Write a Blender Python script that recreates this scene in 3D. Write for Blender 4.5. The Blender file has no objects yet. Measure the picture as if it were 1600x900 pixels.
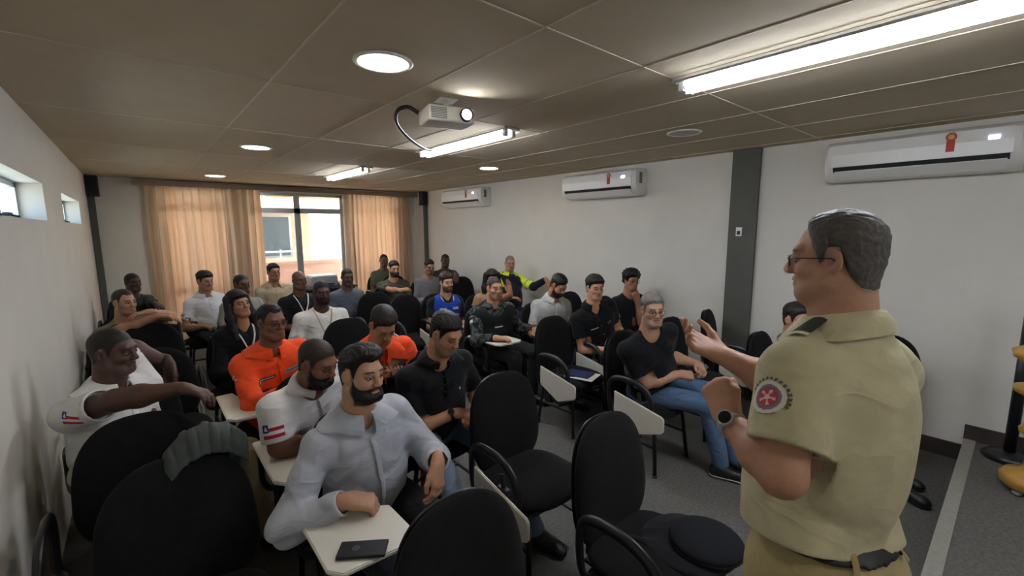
import bpy, bmesh, math, random
import numpy as np
from mathutils import Matrix, Vector
random.seed(7)
scene = bpy.context.scene
COL = scene.collection
V3 = lambda *a: np.array(a if len(a) > 1 else a[0], dtype=float)

# ------------------------------------------------------------------ camera, world, exposure
CAMH = 1.72
FPX = 685.0
R = np.array([[0.76055623, 0.0919467, 0.64272858], [-0.64925823, 0.10124027, 0.75379981], [-0.00423939, 0.99060396, -0.13669606]])
cam_data = bpy.data.cameras.new('camera'); cam_data.sensor_width = 36.0
cam_data.lens = FPX / 1600 * 36; cam_data.clip_start = 0.02; cam_data.clip_end = 200
cam = bpy.data.objects.new('camera', cam_data); COL.objects.link(cam)
m = Matrix.Identity(4)
for i in range(3):
    m[i][0], m[i][1], m[i][2] = R[i][0], R[i][1], -R[i][2]
m[2][3] = CAMH
cam.matrix_world = m
scene.camera = cam

def ray(px, py):
    return R @ np.array([px - 800, 450 - py, FPX])
def atz(px, py, z):
    d = ray(px, py); return V3(*(d * ((z - CAMH) / d[2]) + np.array([0, 0, CAMH])))
def atd(px, py, depth):
    return ray(px, py) / FPX * depth + np.array([0, 0, CAMH])

world = bpy.data.worlds.new('sky'); scene.world = world; world.use_nodes = True
wn = world.node_tree.nodes; wl = world.node_tree.links
sky = wn.new('ShaderNodeTexSky'); sky.sky_type = 'HOSEK_WILKIE'; sky.sun_direction = (0.2, -0.6, 0.75); sky.turbidity = 4.0
wn['Background'].inputs['Strength'].default_value = 18.0
wl.new(sky.outputs['Color'], wn['Background'].inputs['Color'])
sun_data = bpy.data.lights.new('sun', 'SUN'); sun_data.energy = 30.0; sun_data.angle = 0.02; sun_data.color = (1, .93, .82)
sun = bpy.data.objects.new('sun', sun_data); COL.objects.link(sun); sun.location = (4, -8, 12)
sun.rotation_euler = Vector((-0.2, 0.6, -0.75)).to_track_quat('-Z', 'Y').to_euler()

vs = scene.view_settings
vs.view_transform = 'Standard'; vs.look = 'None'; vs.gamma = 1.0; vs.use_curve_mapping = False
vs.exposure = 1.15
TUBE_POWER = 26.0
DOWN_POWER = 20.0
scene.cycles.max_bounces = 8
scene.cycles.diffuse_bounces = 5
scene.cycles.sample_clamp_indirect = 6.0

# ------------------------------------------------------------------ materials (procedural)
MATS = {}
def srgb(c):
    if isinstance(c, str):
        c = [int(c[i:i+2], 16) / 255 for i in (0, 2, 4)]
    return tuple(((x / 12.92) if x <= .04045 else ((x + .055) / 1.055) ** 2.4) for x in c)
def mat(name, col=None, rough=.7, noise=0.0, nscale=20, bump=0.0, bscale=200, metal=0.0, spec=.3, emit=0, vcol=False, sheen=0.0, weave=False):
    if name in MATS: return MATS[name]
    M = bpy.data.materials.new(name); M.use_nodes = True
    n = M.node_tree.nodes; l = M.node_tree.links; b = n['Principled BSDF']
    b.inputs['Roughness'].default_value = rough; b.inputs['Metallic'].default_value = metal
    b.inputs['Specular IOR Level'].default_value = spec
    if sheen: b.inputs['Sheen Weight'].default_value = sheen
    tc = n.new('ShaderNodeTexCoord')
    if vcol:
        at = n.new('ShaderNodeAttribute'); at.attribute_name = 'Col'; src = at.outputs['Color']
    else:
        rgb = n.new('ShaderNodeRGB'); rgb.outputs[0].default_value = (*srgb(col), 1); src = rgb.outputs[0]
    if noise:
        tx = n.new('ShaderNodeTexNoise'); tx.inputs['Scale'].default_value = nscale; tx.inputs['Detail'].default_value = 5
        l.new(tc.outputs['Object'], tx.inputs['Vector'])
        mr = n.new('ShaderNodeMapRange'); mr.inputs['From Min'].default_value = .3; mr.inputs['From Max'].default_value = .7
        mr.inputs['To Min'].default_value = 1 - noise; mr.inputs['To Max'].default_value = 1 + noise
        l.new(tx.outputs['Fac'], mr.inputs['Value'])
        mx = n.new('ShaderNodeVectorMath'); mx.operation = 'SCALE'
        l.new(src, mx.inputs[0]); l.new(mr.outputs[0], mx.inputs['Scale']); src = mx.outputs[0]
    l.new(src, b.inputs['Base Color'])
    if bump:
        bt = n.new('ShaderNodeTexNoise'); bt.inputs['Scale'].default_value = bscale; bt.inputs['Detail'].default_value = 3
        l.new(tc.outputs['Object'], bt.inputs['Vector'])
        bp = n.new('ShaderNodeBump'); bp.inputs['Strength'].default_value = bump; bp.inputs['Distance'].default_value = .004
        l.new(bt.outputs['Fac'], bp.inputs['Height']); l.new(bp.outputs[0], b.inputs['Normal'])
    if emit:
        b.inputs['Emission Color'].default_value = (*srgb(col), 1); b.inputs['Emission Strength'].default_value = emit
    MATS[name] = M
    return M
def crease(M, strength=.55, scale=6.0):
    """cloth creases: a ridged, stretched noise chained before the weave bump"""
    n = M.node_tree.nodes; l = M.node_tree.links; b = n['Principled BSDF']
    tc = n.new('ShaderNodeTexCoord'); mp = n.new('ShaderNodeMapping'); mp.inputs['Rotation'].default_value = (.5, .3, .4); mp.inputs['Scale'].default_value = (1, 1, 1.7)
    l.new(tc.outputs['Object'], mp.inputs[0])
    tx = n.new('ShaderNodeTexNoise'); tx.inputs['Scale'].default_value = scale; tx.inputs['Detail'].default_value = 1.8; tx.inputs['Distortion'].default_value = .6
    l.new(mp.outputs[0], tx.inputs['Vector'])
    a = n.new('ShaderNodeMath'); a.operation = 'SUBTRACT'; a.inputs[1].default_value = .5; l.new(tx.outputs['Fac'], a.inputs[0])
    c = n.new('ShaderNodeMath'); c.operation = 'ABSOLUTE'; l.new(a.outputs[0], c.inputs[0])
    d = n.new('ShaderNodeMath'); d.operation = 'POWER'; d.inputs[1].default_value = .85; l.new(c.outputs[0], d.inputs[0])
    bp = n.new('ShaderNodeBump'); bp.inputs['Strength'].default_value = strength; bp.inputs['Distance'].default_value = .035; bp.invert = True
    l.new(d.outputs[0], bp.inputs['Height'])
    for q in list(n):
        if q.type == 'BUMP' and q != bp: l.new(bp.outputs[0], q.inputs['Normal'])
    return M
def cloth(hexcol):
    k = 'cloth_' + hexcol
    if k in MATS: return MATS[k]
    return crease(mat(k, hexcol, rough=.85, noise=.10, nscale=14, bump=.25, bscale=380, spec=.15, sheen=.08))
def camo():
    if 'camo' in MATS: return MATS['camo']
    M = mat('camo', '3d403e', rough=.85, bump=.25, bscale=300, spec=.15)
    n = M.node_tree.nodes; l = M.node_tree.links; b = n['Principled BSDF']
    tc = n.new('ShaderNodeTexCoord'); tx = n.new('ShaderNodeTexNoise'); tx.inputs['Scale'].default_value = 16; tx.inputs['Detail'].default_value = 2
    l.new(tc.outputs['Object'], tx.inputs['Vector'])
    cr = n.new('ShaderNodeValToRGB'); cr.color_ramp.interpolation = 'CONSTANT'
    e = cr.color_ramp.elements; e[0].color = (*srgb('1c1d1e'), 1); e[1].position = .45; e[1].color = (*srgb('4a4d4a'), 1)
    e3 = e.new(.55); e3.color = (*srgb('2d302f'), 1); e4 = e.new(.64); e4.color = (*srgb('77796f'), 1)
    l.new(tx.outputs['Fac'], cr.inputs[0]); l.new(cr.outputs[0], b.inputs['Base Color'])
    return M
def emitter(name, col, s):
    if name in MATS: return MATS[name]
    return mat(name, col, emit=s)
SKIN = mat('skin', vcol=True, rough=.5, noise=.06, nscale=60, bump=.12, bscale=260, spec=.35)
PRINT = mat('print', vcol=True, rough=.8, spec=.15)
def hairmat(hexcol):
    return mat('hair_' + hexcol, hexcol, rough=.55, noise=.25, nscale=90, bump=.6, bscale=150, spec=.35)

# ------------------------------------------------------------------ object helpers
def link(o, parent=None):
    COL.objects.link(o)
    if parent is not None:
        o.parent = parent
        o.matrix_parent_inverse = parent.matrix_world.inverted() if False else Matrix.Identity(4)
    return o
def tag(o, label=None, cat=None, group=None, kind=None):
    if label: o['label'] = label
    if cat: o['category'] = cat
    if group: o['group'] = group
    if kind: o['kind'] = kind
    return o
def empty(name, loc, label, cat, group=None, rz=0):
    o = bpy.data.objects.new(name, None); COL.objects.link(o); o.location = [float(v) for v in loc]
    o.rotation_euler = (0, 0, rz); o.empty_display_size = .1
    return tag(o, label, cat, group)
def mesh_obj(name, verts, faces, material, parent=None, smooth=True, cols=None, origin=None, label=None):
    verts = np.asarray(verts, dtype=np.float32).reshape(-1, 3)
    if origin is None and parent is not None:
        origin = (0, 0, 0)
    if origin is not None:
        verts = verts - np.asarray(origin, dtype=np.float32)
    me = bpy.data.meshes.new(name)
    if isinstance(faces, np.ndarray) and len(faces):
        nf, k = faces.shape
        me.vertices.add(len(verts)); me.vertices.foreach_set('co', verts.ravel())
        me.loops.add(nf * k); me.loops.foreach_set('vertex_index', faces.astype(np.int32).ravel())
        me.polygons.add(nf); me.polygons.foreach_set('loop_start', np.arange(0, nf * k, k, dtype=np.int32))
        me.update(calc_edges=True); me.validate()
    else:
        me.from_pydata([tuple(map(float, v)) for v in verts], [], [tuple(f) for f in faces]); me.update()
    if smooth and len(me.polygons):
        me.polygons.foreach_set('use_smooth', np.ones(len(me.polygons), dtype=bool))
    if cols is not None:
        a = me.color_attributes.new('Col', 'FLOAT_COLOR', 'POINT')
        c = np.ones((len(verts), 4), dtype=np.float32); c[:, :3] = cols
        a.data.foreach_set('color', c.ravel())
    if material is not None: me.materials.append(material)
    o = bpy.data.objects.new(name, me); link(o, parent)
    if origin is not None and parent is None: o.location = [float(v) for v in origin]
    if label: o['label'] = label
    return o

class MB:
    """collects simple shapes into one mesh"""
    def __init__(self): self.v = []; self.f = []
    def add(self, vs, fs):
        o = len(self.v); self.v += [tuple(map(float, p)) for p in vs]; self.f += [tuple(i + o for i in f) for f in fs]
    def box(self, c, s, rz=0, bevel=0.0, M=None):
        bm = bmesh.new(); bmesh.ops.create_cube(bm, size=1)
        for v in bm.verts: v.co = Vector((v.co.x * s[0], v.co.y * s[1], v.co.z * s[2]))
        if bevel: bmesh.ops.bevel(bm, geom=list(bm.edges), offset=bevel, segments=3, profile=.6, affect='EDGES')
        T = Matrix.Translation(Vector([float(x) for x in c])) @ (M if M is not None else Matrix.Rotation(rz, 4, 'Z'))
        bm.transform(T); bm.verts.index_update()
        self.add([v.co[:] for v in bm.verts], [[v.index for v in f.verts] for f in bm.faces]); bm.free(); return self
    def tube(self, pts, r, n=10, flat=None, caps=True):
        pts = [V3(p) for p in pts]; rs = r if hasattr(r, '__len__') else [r] * len(pts)
        rings = []; up = None
        for i, p in enumerate(pts):
            t = pts[min(i + 1, len(pts) - 1)] - pts[max(i - 1, 0)]; t = t / (np.linalg.norm(t) + 1e-9)
            if up is None:
                up = V3(0, 0, 1) if abs(t[2]) < .9 else V3(1, 0, 0)
            a = np.cross(t, up); a /= np.linalg.norm(a) + 1e-9; b = np.cross(a, t); up = b
            ra, rb = (rs[i], rs[i]) if flat is None else (rs[i] * flat[0], rs[i] * flat[1])
            rings.append([p + a * math.cos(q) * ra + b * math.sin(q) * rb for q in [2 * math.pi * j / n for j in range(n)]])
        vs = [v for rg in rings for v in rg]; fs = []
        for i in range(len(pts) - 1):
            for j in range(n):
                fs.append((i * n + j, i * n + (j + 1) % n, (i + 1) * n + (j + 1) % n, (i + 1) * n + j))
        if caps:
            fs.append(tuple(range(n - 1, -1, -1))); fs.append(tuple((len(pts) - 1) * n + j for j in range(n)))
        self.add(vs, fs); return self
    def lathe(self, prof, c=(0, 0, 0), n=32, axis='Z'):
        vs = []; fs = []
        for (r, z) in prof:
            for j in range(n):
                a = 2 * math.pi * j / n; p = (r * math.cos(a), r * math.sin(a), z)
                if axis == 'Y': p = (p[0], p[2], p[1])
                if axis == 'X': p = (p[2], p[0], p[1])
                vs.append((p[0] + c[0], p[1] + c[1], p[2] + c[2]))
        for i in range(len(prof) - 1):
            for j in range(n):
                fs.append((i * n + j, i * n + (j + 1) % n, (i + 1) * n + (j + 1) % n, (i + 1) * n + j))
        fs.append(tuple(range(n - 1, -1, -1))); fs.append(tuple((len(prof) - 1) * n + j for j in range(n)))
        self.add(vs, fs); return self
    def prism(self, poly, z0, z1, M=None):
        n = len(poly); vs = [(x, y, z0) for x, y in poly] + [(x, y, z1) for x, y in poly]
        if M is not None: vs = [tuple(M @ Vector(v)) for v in vs]
        self.add(vs, [tuple(range(n - 1, -1, -1)), tuple(range(n, 2 * n))] + [(i, (i + 1) % n, n + (i + 1) % n, n + i) for i in range(n)]); return self
    def build(self, name, material, parent=None, smooth=False, origin=None, label=None, auto=False):
        o = mesh_obj(name, self.v, self.f, material, parent, smooth, None, origin, label)
        if auto:
            bm = bmesh.new(); bm.from_mesh(o.data); bmesh.ops.recalc_face_normals(bm, faces=bm.faces); bm.to_mesh(o.data); bm.free()
            for p in o.data.polygons: p.use_smooth = True
            o.data.set_sharp_from_angle(angle=math.radians(38))
        return o
def arc(c, r, a0, a1, n, u, v):
    return [V3(c) + V3(u) * r * math.cos(t) + V3(v) * r * math.sin(t) for t in np.linspace(a0, a1, n)]
def structure(o):
    o['kind'] = 'structure'; return o
# ------------------------------------------------------------------ the room
XL, XR, YB, YF, H = -0.45, 4.5, -3.0, 8.4, 2.44
WALL = mat('wall_paint', 'd5d1c7', rough=.85, noise=.03, nscale=3, bump=.12, bscale=90, spec=.2)
CEIL = mat('ceiling_panel', 'c6b9a1', rough=.9, noise=.03, nscale=5, bump=.08, bscale=60, spec=.1)
CARPET = mat('carpet', '62605c', rough=.95, noise=.22, nscale=60, bump=.5, bscale=240, spec=.05)
DARKP = mat('dark_paint', '56564f', rough=.6, noise=.05, nscale=8, spec=.3)
DARKB = mat('dark_baseboard', '3e3432', rough=.6, noise=.1, nscale=10)
ALU = mat('aluminium', 'a9adae', rough=.35, metal=.7, noise=.03)
BLACKPL = mat('black_plastic', '17171a', rough=.35, noise=.05, nscale=30, spec=.5)
WHITEPL = mat('white_plastic', 'e4e2dc', rough=.3, noise=.02, nscale=10, spec=.5)

structure(MB().box(((XL + XR) / 2, (YB + YF) / 2, -.05), (XR - XL + .5, YF - YB + .5, .1)).build('floor', CARPET))
structure(MB().box(((XL + XR) / 2, (YB + YF) / 2, H + .05), (XR - XL + .5, YF - YB + .5, .1)).build('ceiling', CEIL))
# ceiling joints
JOINT = mat('ceiling_joint', 'd3c9b5', rough=.85, noise=.03)
k = 0
for x in np.arange(.575, XR, .625):
    structure(MB().box((x, (YB + YF) / 2, H - .001), (.009, YF - YB, .004)).build('trim_%d' % k, JOINT)); k += 1
for y in np.arange(1.215 - 1.3 * 3, YF, 1.3):
    structure(MB().box(((XL + XR) / 2, y, H - .001), (XR - XL, .008, .004)).build('trim_%d' % k, JOINT)); k += 1

def wall_with_holes(name, fixed, axis, thick, lo, hi, holes, material):
    """wall slab from lo..hi along the other horizontal axis, holes = (a0,a1,z0,z1)"""
    mb = MB(); cuts = sorted({lo, hi} | {h[0] for h in holes} | {h[1] for h in holes})
    for a0, a1 in zip(cuts[:-1], cuts[1:]):
        zs = [(0, H)]
        for h in holes:
            if h[0] <= a0 + 1e-6 and h[1] >= a1 - 1e-6:
                nz = []
                for z0, z1 in zs:
                    if h[2] > z0: nz.append((z0, min(h[2], z1)))
                    if h[3] < z1: nz.append((max(h[3], z0), z1))
                zs = nz
        for z0, z1 in zs:
            if z1 - z0 < 1e-4: continue
            c = ((a0 + a1) / 2, fixed, (z0 + z1) / 2); s = (a1 - a0, thick, z1 - z0)
            if axis == 'Y': c = (c[1], c[0], c[2]); s = (s[1], s[0], s[2])
            mb.box(c, s)
    return structure(mb.build(name, material))
WIN = [(2.75, 4.4, 1.78, 2.03), (5.4, 7.0, 1.78, 2.03)]
wall_with_holes('wall_left', XL - .1, 'Y', .2, YB, YF + .2, WIN, WALL)
wall_with_holes('wall_right', XR + .1, 'Y', .2, YB, YF + .2, [], WALL)
wall_with_holes('wall_front', YB - .1, 'X', .2, XL - .2, XR + .2, [], WALL)
BACK = [(.32, 1.13, .12, 2.33), (1.47, 3.02, .12, 2.33), (3.2, 4.1, .12, 2.33)]
wall_with_holes('wall_back', YF + .1, 'X', .2, XL - .2, XR + .2, BACK, WALL)
structure(MB().box((XR - .008, (.165 + YF) / 2, .06), (.016, YF - .165, .12)).build('baseboard_right', DARKB))
structure(MB().box(((XL + XR) / 2, YF - .008, .05), (XR - XL, .016, .1)).build('baseboard_back', DARKB))

GLASS = bpy.data.materials.new('window_glass'); GLASS.use_nodes = True
_n = GLASS.node_tree.nodes; _l = GLASS.node_tree.links; _n.remove(_n['Principled BSDF'])
_t = _n.new('ShaderNodeBsdfTransparent'); _g = _n.new('ShaderNodeBsdfGlossy'); _g.inputs['Roughness'].default_value = .02
_m = _n.new('ShaderNodeMixShader'); _m.inputs[0].default_value = .06; _t.inputs[0].default_value = (.95, .97, .96, 1)
_l.new(_t.outputs[0], _m.inputs[1]); _l.new(_g.outputs[0], _m.inputs[2]); _l.new(_m.outputs[0], _n['Material Output'].inputs[0])

# small high windows of the left wall
for i, (y0, y1, z0, z1) in enumerate(WIN):
    w = MB(); x = XL - .15; t = .035
    w.box((x, (y0 + y1) / 2, z1 - t / 2), (.05, y1 - y0, t)); w.box((x, (y0 + y1) / 2, z0 + t / 2), (.05, y1 - y0, t))
    n = 3
    for q in range(n + 1):
        w.box((x, y0 + t / 2 + (y1 - y0 - t) * q / n, (z0 + z1) / 2), (.05, t, z1 - z0))
    fr = structure(w.build('window_%d' % (i + 1), ALU))
    MB().box((x, (y0 + y1) / 2, (z0 + z1) / 2), (.006, y1 - y0 - .02, z1 - z0 - .02)).build('pane', GLASS, fr)
    # sill stay handle
    MB().box((x + .05, y1 - .55, z0 + .03), (.03, .10, .02), bevel=.005).tube([(x + .05, y1 - .55, z0 + .03), (x + .1, y1 - .6, z0 + .015)], .006).build('handle', BLACKPL, fr)

# glazed back wall: aluminium frames
def frame(name, x0, x1, z0, z1, mull, trans):
    w = MB(); y = YF + .09; t = .05
    for z in (z0 + t / 2, z1 - t / 2): w.box(((x0 + x1) / 2, y, z), (x1 - x0, .06, t))
    for x in (x0 + t / 2, x1 - t / 2): w.box((x, y, (z0 + z1) / 2), (t, .06, z1 - z0))
    for x, ww in mull: w.box((x, y, (z0 + z1) / 2), (ww, .055, z1 - z0))
    for z, ww in trans: w.box(((x0 + x1) / 2, y, z), (x1 - x0, .055, ww))
    fr = structure(w.build(name, ALU))
    MB().box(((x0 + x1) / 2, y, (z0 + z1) / 2), (x1 - x0 - .02, .006, z1 - z0 - .02)).build('pane', GLASS, fr)
frame('window_3', *BACK[0], [(.72, .05)], [(2.03, .06), (.85, .06)])
frame('window_4', *BACK[1], [(2.22, .10)], [(2.03, .09), (.42, .08)])
frame('window_5', *BACK[2], [(3.65, .05)], [(2.03, .06), (.85, .06)])

# curtains
CUR = bpy.data.materials.new('curtain_cloth'); CUR.use_nodes = True
_n = CUR.node_tree.nodes; _l = CUR.node_tree.links; _b = _n['Principled BSDF']
_b.inputs['Base Color'].default_value = (*srgb('d2bea6'), 1); _b.inputs['Roughness'].default_value = .9
_tr = _n.new('ShaderNodeBsdfTranslucent'); _tr.inputs[0].default_value = (*srgb('e4cbb0'), 1)
_mx = _n.new('ShaderNodeMixShader'); _mx.inputs[0].default_value = .5
_tx = _n.new('ShaderNodeTexNoise'); _tx.inputs['Scale'].default_value = 25; _tc = _n.new('ShaderNodeTexCoord')
_bp = _n.new('ShaderNodeBump'); _bp.inputs['Strength'].default_value = .2; _l.new(_tc.outputs['Object'], _tx.inputs[0]); _l.new(_tx.outputs[0], _bp.inputs['Height']); _l.new(_bp.outputs[0], _b.inputs['Normal'])
_l.new(_b.outputs[0], _mx.inputs[1]); _l.new(_tr.outputs[0], _mx.inputs[2]); _l.new(_mx.outputs[0], _n['Material Output'].inputs[0])
def curtain(x0, x1, pitch, label):
    nx = int((x1 - x0) / pitch * 14); nz = 24; vs = []; fs = []
    zt, zb = 2.36, .03
    for j in range(nz + 1):
        z = zt + (zb - zt) * j / nz; fl = .55 + .45 * j / nz
        for i in range(nx + 1):
            x = x0 + (x1 - x0) * i / nx; ph = 2 * math.pi * (x - x0) / pitch
            d = .036 * fl * (math.sin(ph + .5 * math.sin(ph * .37)) + .35 * math.sin(ph * 2.1 + 1.3)) + .012 * math.sin(3 * z + ph * .21)
            vs.append((x + .010 * fl * math.cos(ph), YF - .085 + d, z))
    for j in range(nz):
        for i in range(nx):
            a = j * (nx + 1) + i; fs.append((a, a + 1, a + nx + 2, a + nx + 1))
    o = mesh_obj('curtain', vs, np.array(fs), CUR, None, True, None, ((x0 + x1) / 2, YF - .085, 0))
    tag(o, label, 'curtain', 'window curtains')
curtain(.14, 1.64, .105, 'beige pleated curtain over the left window of the back wall')
curtain(2.98, 4.34, .09, 'beige pleated curtain to the right of the open back window')
tag(MB().box((2.25, YF - .09, 2.385), (4.45, .16, .05), bevel=.006).box((2.25, YF - .165, 2.375), (4.45, .02, .07), bevel=.004).build('curtain_rail', mat('rail_wood', '8d7a66', rough=.6, noise=.1), None, origin=(2.25, YF - .09, 2.385)),
    'long brown curtain rail along the top of the back wall', 'curtain rail')

# dark pillar strip on right wall, corner strips
structure(MB().box((XR - .02, 1.81, H / 2), (.04, .25, H)).build('trim_40', DARKP))
structure(MB().box((XL + .04, YF - .05, 1.1), (.07, .07, 2.2)).build('trim_41', DARKP))
structure(MB().box((XR - .035, YF - .5, 1.1), (.06, .07, 2.2)).build('trim_42', DARKP))
for (x, y, lb) in ((XL + .07, YF - .14, 'small dark speaker box at ceiling height in the left back corner'), (XR - .07, YF - .5, 'small dark speaker box at ceiling height near the right back corner')):
    t = empty('corner_speaker', (x, y, 2.15), lb, 'speaker', 'corner speaker boxes')
    MB().box((0, 0, .145), (.13, .13, .27), bevel=.012).build('housing', BLACKPL, t)
    MB().box((0, -.067, .145), (.10, .006, .23), bevel=.002).build('grille', mat('grille', '26282c', rough=.9, bump=.8, bscale=400), t)
sw = empty('wall_switch', (XR - .042, 1.83, 1.63), 'small white switch plate on the dark pillar strip', 'switch')
MB().box((-.006, 0, .04), (.012, .055, .085), bevel=.004).build('plate', WHITEPL, sw)
MB().box((-.013, 0, .03), (.006, .03, .035), bevel=.002).build('rocker', BLACKPL, sw)

# stage platform at the front
structure(MB().box(((2.0 + XR) / 2, (YB + .15) / 2, .085), (XR - 2.0, .15 - YB, .168)).build('floor_stage', CARPET))
structure(MB().box(((2.0 + XR) / 2, .1525, .082), (XR - 2.0, .015, .164)).build('trim_43', DARKB))
structure(MB().box(((2.0 + XR) / 2, .13, .1725), (XR - 2.0, .062, .008), bevel=.002).build('trim_44', mat('nosing', '9c9a90', rough=.5, metal=.3, noise=.1, nscale=40)))
structure(MB().box((XR - .008, (YB + .165) / 2, .17 + .055), (.016, .165 - YB, .11)).build('baseboard_stage', DARKB))

# ------------------------------------------------------------------ outside the back window
structure(MB().box((2.2, 16, -.15), (40, 14.8, .1)).build('ground_outside', mat('paving', 'b9b2a6', rough=.9, noise=.15, nscale=4)))
par = MB(); par.box((2.2, 10.6, .42), (9, .18, 1.05)); par.box((2.2, 10.6, .965), (9, .26, .06))
structure(MB().box((2.2, 9.75, 2.7), (9, 2.3, .1)).box((2.2, 10.82, 2.53), (9, .14, .26)).build('roof_outside', mat('veranda', 'd9b08c', rough=.9, noise=.06, nscale=5)))
structure(par.build('wall_outside', mat('pink_render', 'd9b3a0', rough=.9, noise=.08, nscale=5)))
bl = empty('neighbour_building', (1.4, 13.5, -.1), 'pale building with a flat awning seen through the back window', 'building')
MB().box((0, 1.5, 2.2), (5, 2.6, 4.4)).build('wall', mat('building_render', 'd8c0a8', rough=.9, noise=.08, nscale=4), bl)
MB().box((.2, -.6, 2.35), (6, 1.8, .14)).build('awning', mat('awning_slab', 'd7c3b2', rough=.9, noise=.05), bl)
for dx in (-1.2, .55):
    MB().box((dx, -1.2, 1.15), (.16, .16, 2.3)).build('post', mat('post_paint', 'cda285', rough=.8, noise=.05), bl)
for dx in (-.6, 1.5):
    wf = MB().box((dx, .185, 1.6), (1.0, .03, 1.2)).build('window', ALU, bl)
    MB().box((dx, .165, 1.6), (.88, .012, 1.08)).build('pane', mat('dark_pane', '5f6f78', rough=.1, noise=.03), wf)
fe = empty('metal_railing', (3.2, 12.0, -.1), 'white railing outside beyond the low pink wall', 'railing')
for z in (.9, 1.25): MB().tube([(-2.2, 0, z), (2.4, 0, z)], .025).build('rail', WHITEPL, fe)
for i in range(12): MB().tube([(-2.1 + i * .4, 0, 0), (-2.1 + i * .4, 0, 1.3)], .018, 8).build('post', WHITEPL, fe)
def tree(x, y, s, label):
    t = empty('leafy_tree', (x, y, -.1), label, 'tree', 'trees outside')
    MB().tube([(0, 0, 0), (.05, 0, s * .4), (.0, .05, s * .8)], [.12, .1, .06]).build('trunk', mat('bark', '5b4a3c', rough=.9, noise=.2), t)
    rng = np.random.RandomState(int(x * 10) + 3); vs = []; fs = []
    for i in range(2600):
        d = rng.normal(size=3); d /= np.linalg.norm(d); c = d * rng.uniform(.55, 1) * np.array([1.1, 1.0, .8]) * s * .42 + np.array([0, 0, s])
        a = rng.normal(size=3); a /= np.linalg.norm(a); b = np.cross(a, d); b /= np.linalg.norm(b) + 1e-6; q = .09 * s / 2.5
        o = len(vs); vs += [c - a * q, c + b * q * .45, c + a * q, c - b * q * .45]; fs.append((o, o + 1, o + 2, o + 3))
    mesh_obj('foliage', vs, np.array(fs), mat('leaf', '6f8f3f', rough=.7, noise=.3, nscale=3), t)
tree(6.0, 12.2, 2.6, 'green leafy tree at the right of the view through the back window')
tree(2.6, 19.5, 3.6, 'darker green tree farther off behind the railing outside')

# ------------------------------------------------------------------ ceiling fittings
TUBE = emitter('tube_light', 'eef4ff', TUBE_POWER)
DISC = emitter('disc_light', 'fff6e6', DOWN_POWER)
REFL = mat('reflector', 'e8e8e6', rough=.25, metal=.5, noise=.02)
for y, lb in ((.56, 'twin tube ceiling light nearest the camera, running out of the top of the picture'), (3.15, 'twin tube ceiling light beside the projector'), (5.78, 'twin tube ceiling light farthest back, toward the curtains'), (-2.04, 'twin tube ceiling light over the front of the stage, behind the camera')):
    t = empty('tube_light', (2.14, y, H), lb, 'ceiling light', 'tube ceiling lights')
    tray = MB(); L = 1.30
    tray.box((0, 0, -.012), (.15, L, .02), bevel=.004)
    for s in (-1, 1): tray.prism([(-L / 2, 0), (L / 2, 0), (L / 2, -.012), (-L / 2, -.012)], -.002, .002, Matrix.Translation((s * .085, 0, -.018)) @ Matrix.Rotation(s * .6, 4, 'Y') @ Matrix.Rotation(math.pi / 2, 4, 'Z') @ Matrix.Rotation(math.pi / 2, 4, 'X'))
    tray.build('tray', REFL, t)
    for s in (-1, 1):
        MB().tube([(s * .035, -.595, -.045), (s * .035, .595, -.045)], .016, 14).build('tube', TUBE, t)
        for e in (-1, 1):
            MB().box((s * .035, e * .615, -.04), (.034, .028, .05), bevel=.004).tube([(s * .035, e * .595, -.045), (s * .035, e * .605, -.045)], .017, 14).build('lamp_holder', WHITEPL, t)
    MB().box((0, 0, -.03), (.03, .2, .02), bevel=.004).build('ballast', WHITEPL, t)
def downlight(x, y, lit, lb):
    t = empty('downlight', (x, y, H), lb, 'ceiling light', 'round downlights')
    MB().lathe([(.105, 0), (.125, -.002), (.128, -.008), (.118, -.013), (.107, -.012), (.104, 0)], n=40).build('rim', WHITEPL, t, smooth=True)
    MB().lathe([(.02, -.006), (.104, -.006), (.104, -.010), (.02, -.0105)], n=40).build('diffuser', DISC if lit else mat('frosted', 'd0cec6', rough=.5), t)
downlight(.89, 1.9, True, 'round lit downlight nearest the camera, left of the projector')
downlight(.89, -.73, True, 'round lit downlight over the camera position')
downlight(.885, 4.53, True, 'second round lit downlight back along the left of the ceiling')
downlight(.90, 7.27, True, 'farthest round lit downlight, before the left curtain')
downlight(3.34, 4.34, True, 'round lit downlight between the projector and the right wall')
downlight(3.28, 1.80, False, 'small unlit round downlight below the near tube light')

# projector
p = empty('projector', (1.42, 2.24, 2.30), 'white ceiling projector with its lens lit', 'projector', rz=-.22)
p.scale = (.9, .9, .9)
MB().box((0, 0, .05), (.30, .22, .095), bevel=.018).build('casing', WHITEPL, p, auto=True)
MB().lathe([(.031, -.116), (.034, -.134), (.04, -.135), (.042, -.10), (.042, -.09), (.03, -.09)], c=(.09, 0, .052), n=28, axis='Y').build('lens_ring', BLACKPL, p, smooth=True)
MB().lathe([(.004, -.128), (.030, -.126), (.030, -.120), (.004, -.119)], c=(.09, 0, .052), n=28, axis='Y').build('lens', emitter('lens_light', 'f4f8ff', 60), p)
g = MB()
for i in range(7): g.box((-.085 + i * 0.0, -.1125, .02 + i * .010), (.10, .004, .004))
g.build('vent', mat('vent_grey', '77797c', rough=.6), p)
MB().tube([(0, 0, .095), (0, 0, .155)], .018, 14).box((0, 0, .153), (.12, .12, .006)).box((0, 0, .1), (.16, .12, .006)).build('mount', WHITEPL, p)
c0 = V3(1.275, 2.30, 2.36)
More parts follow.
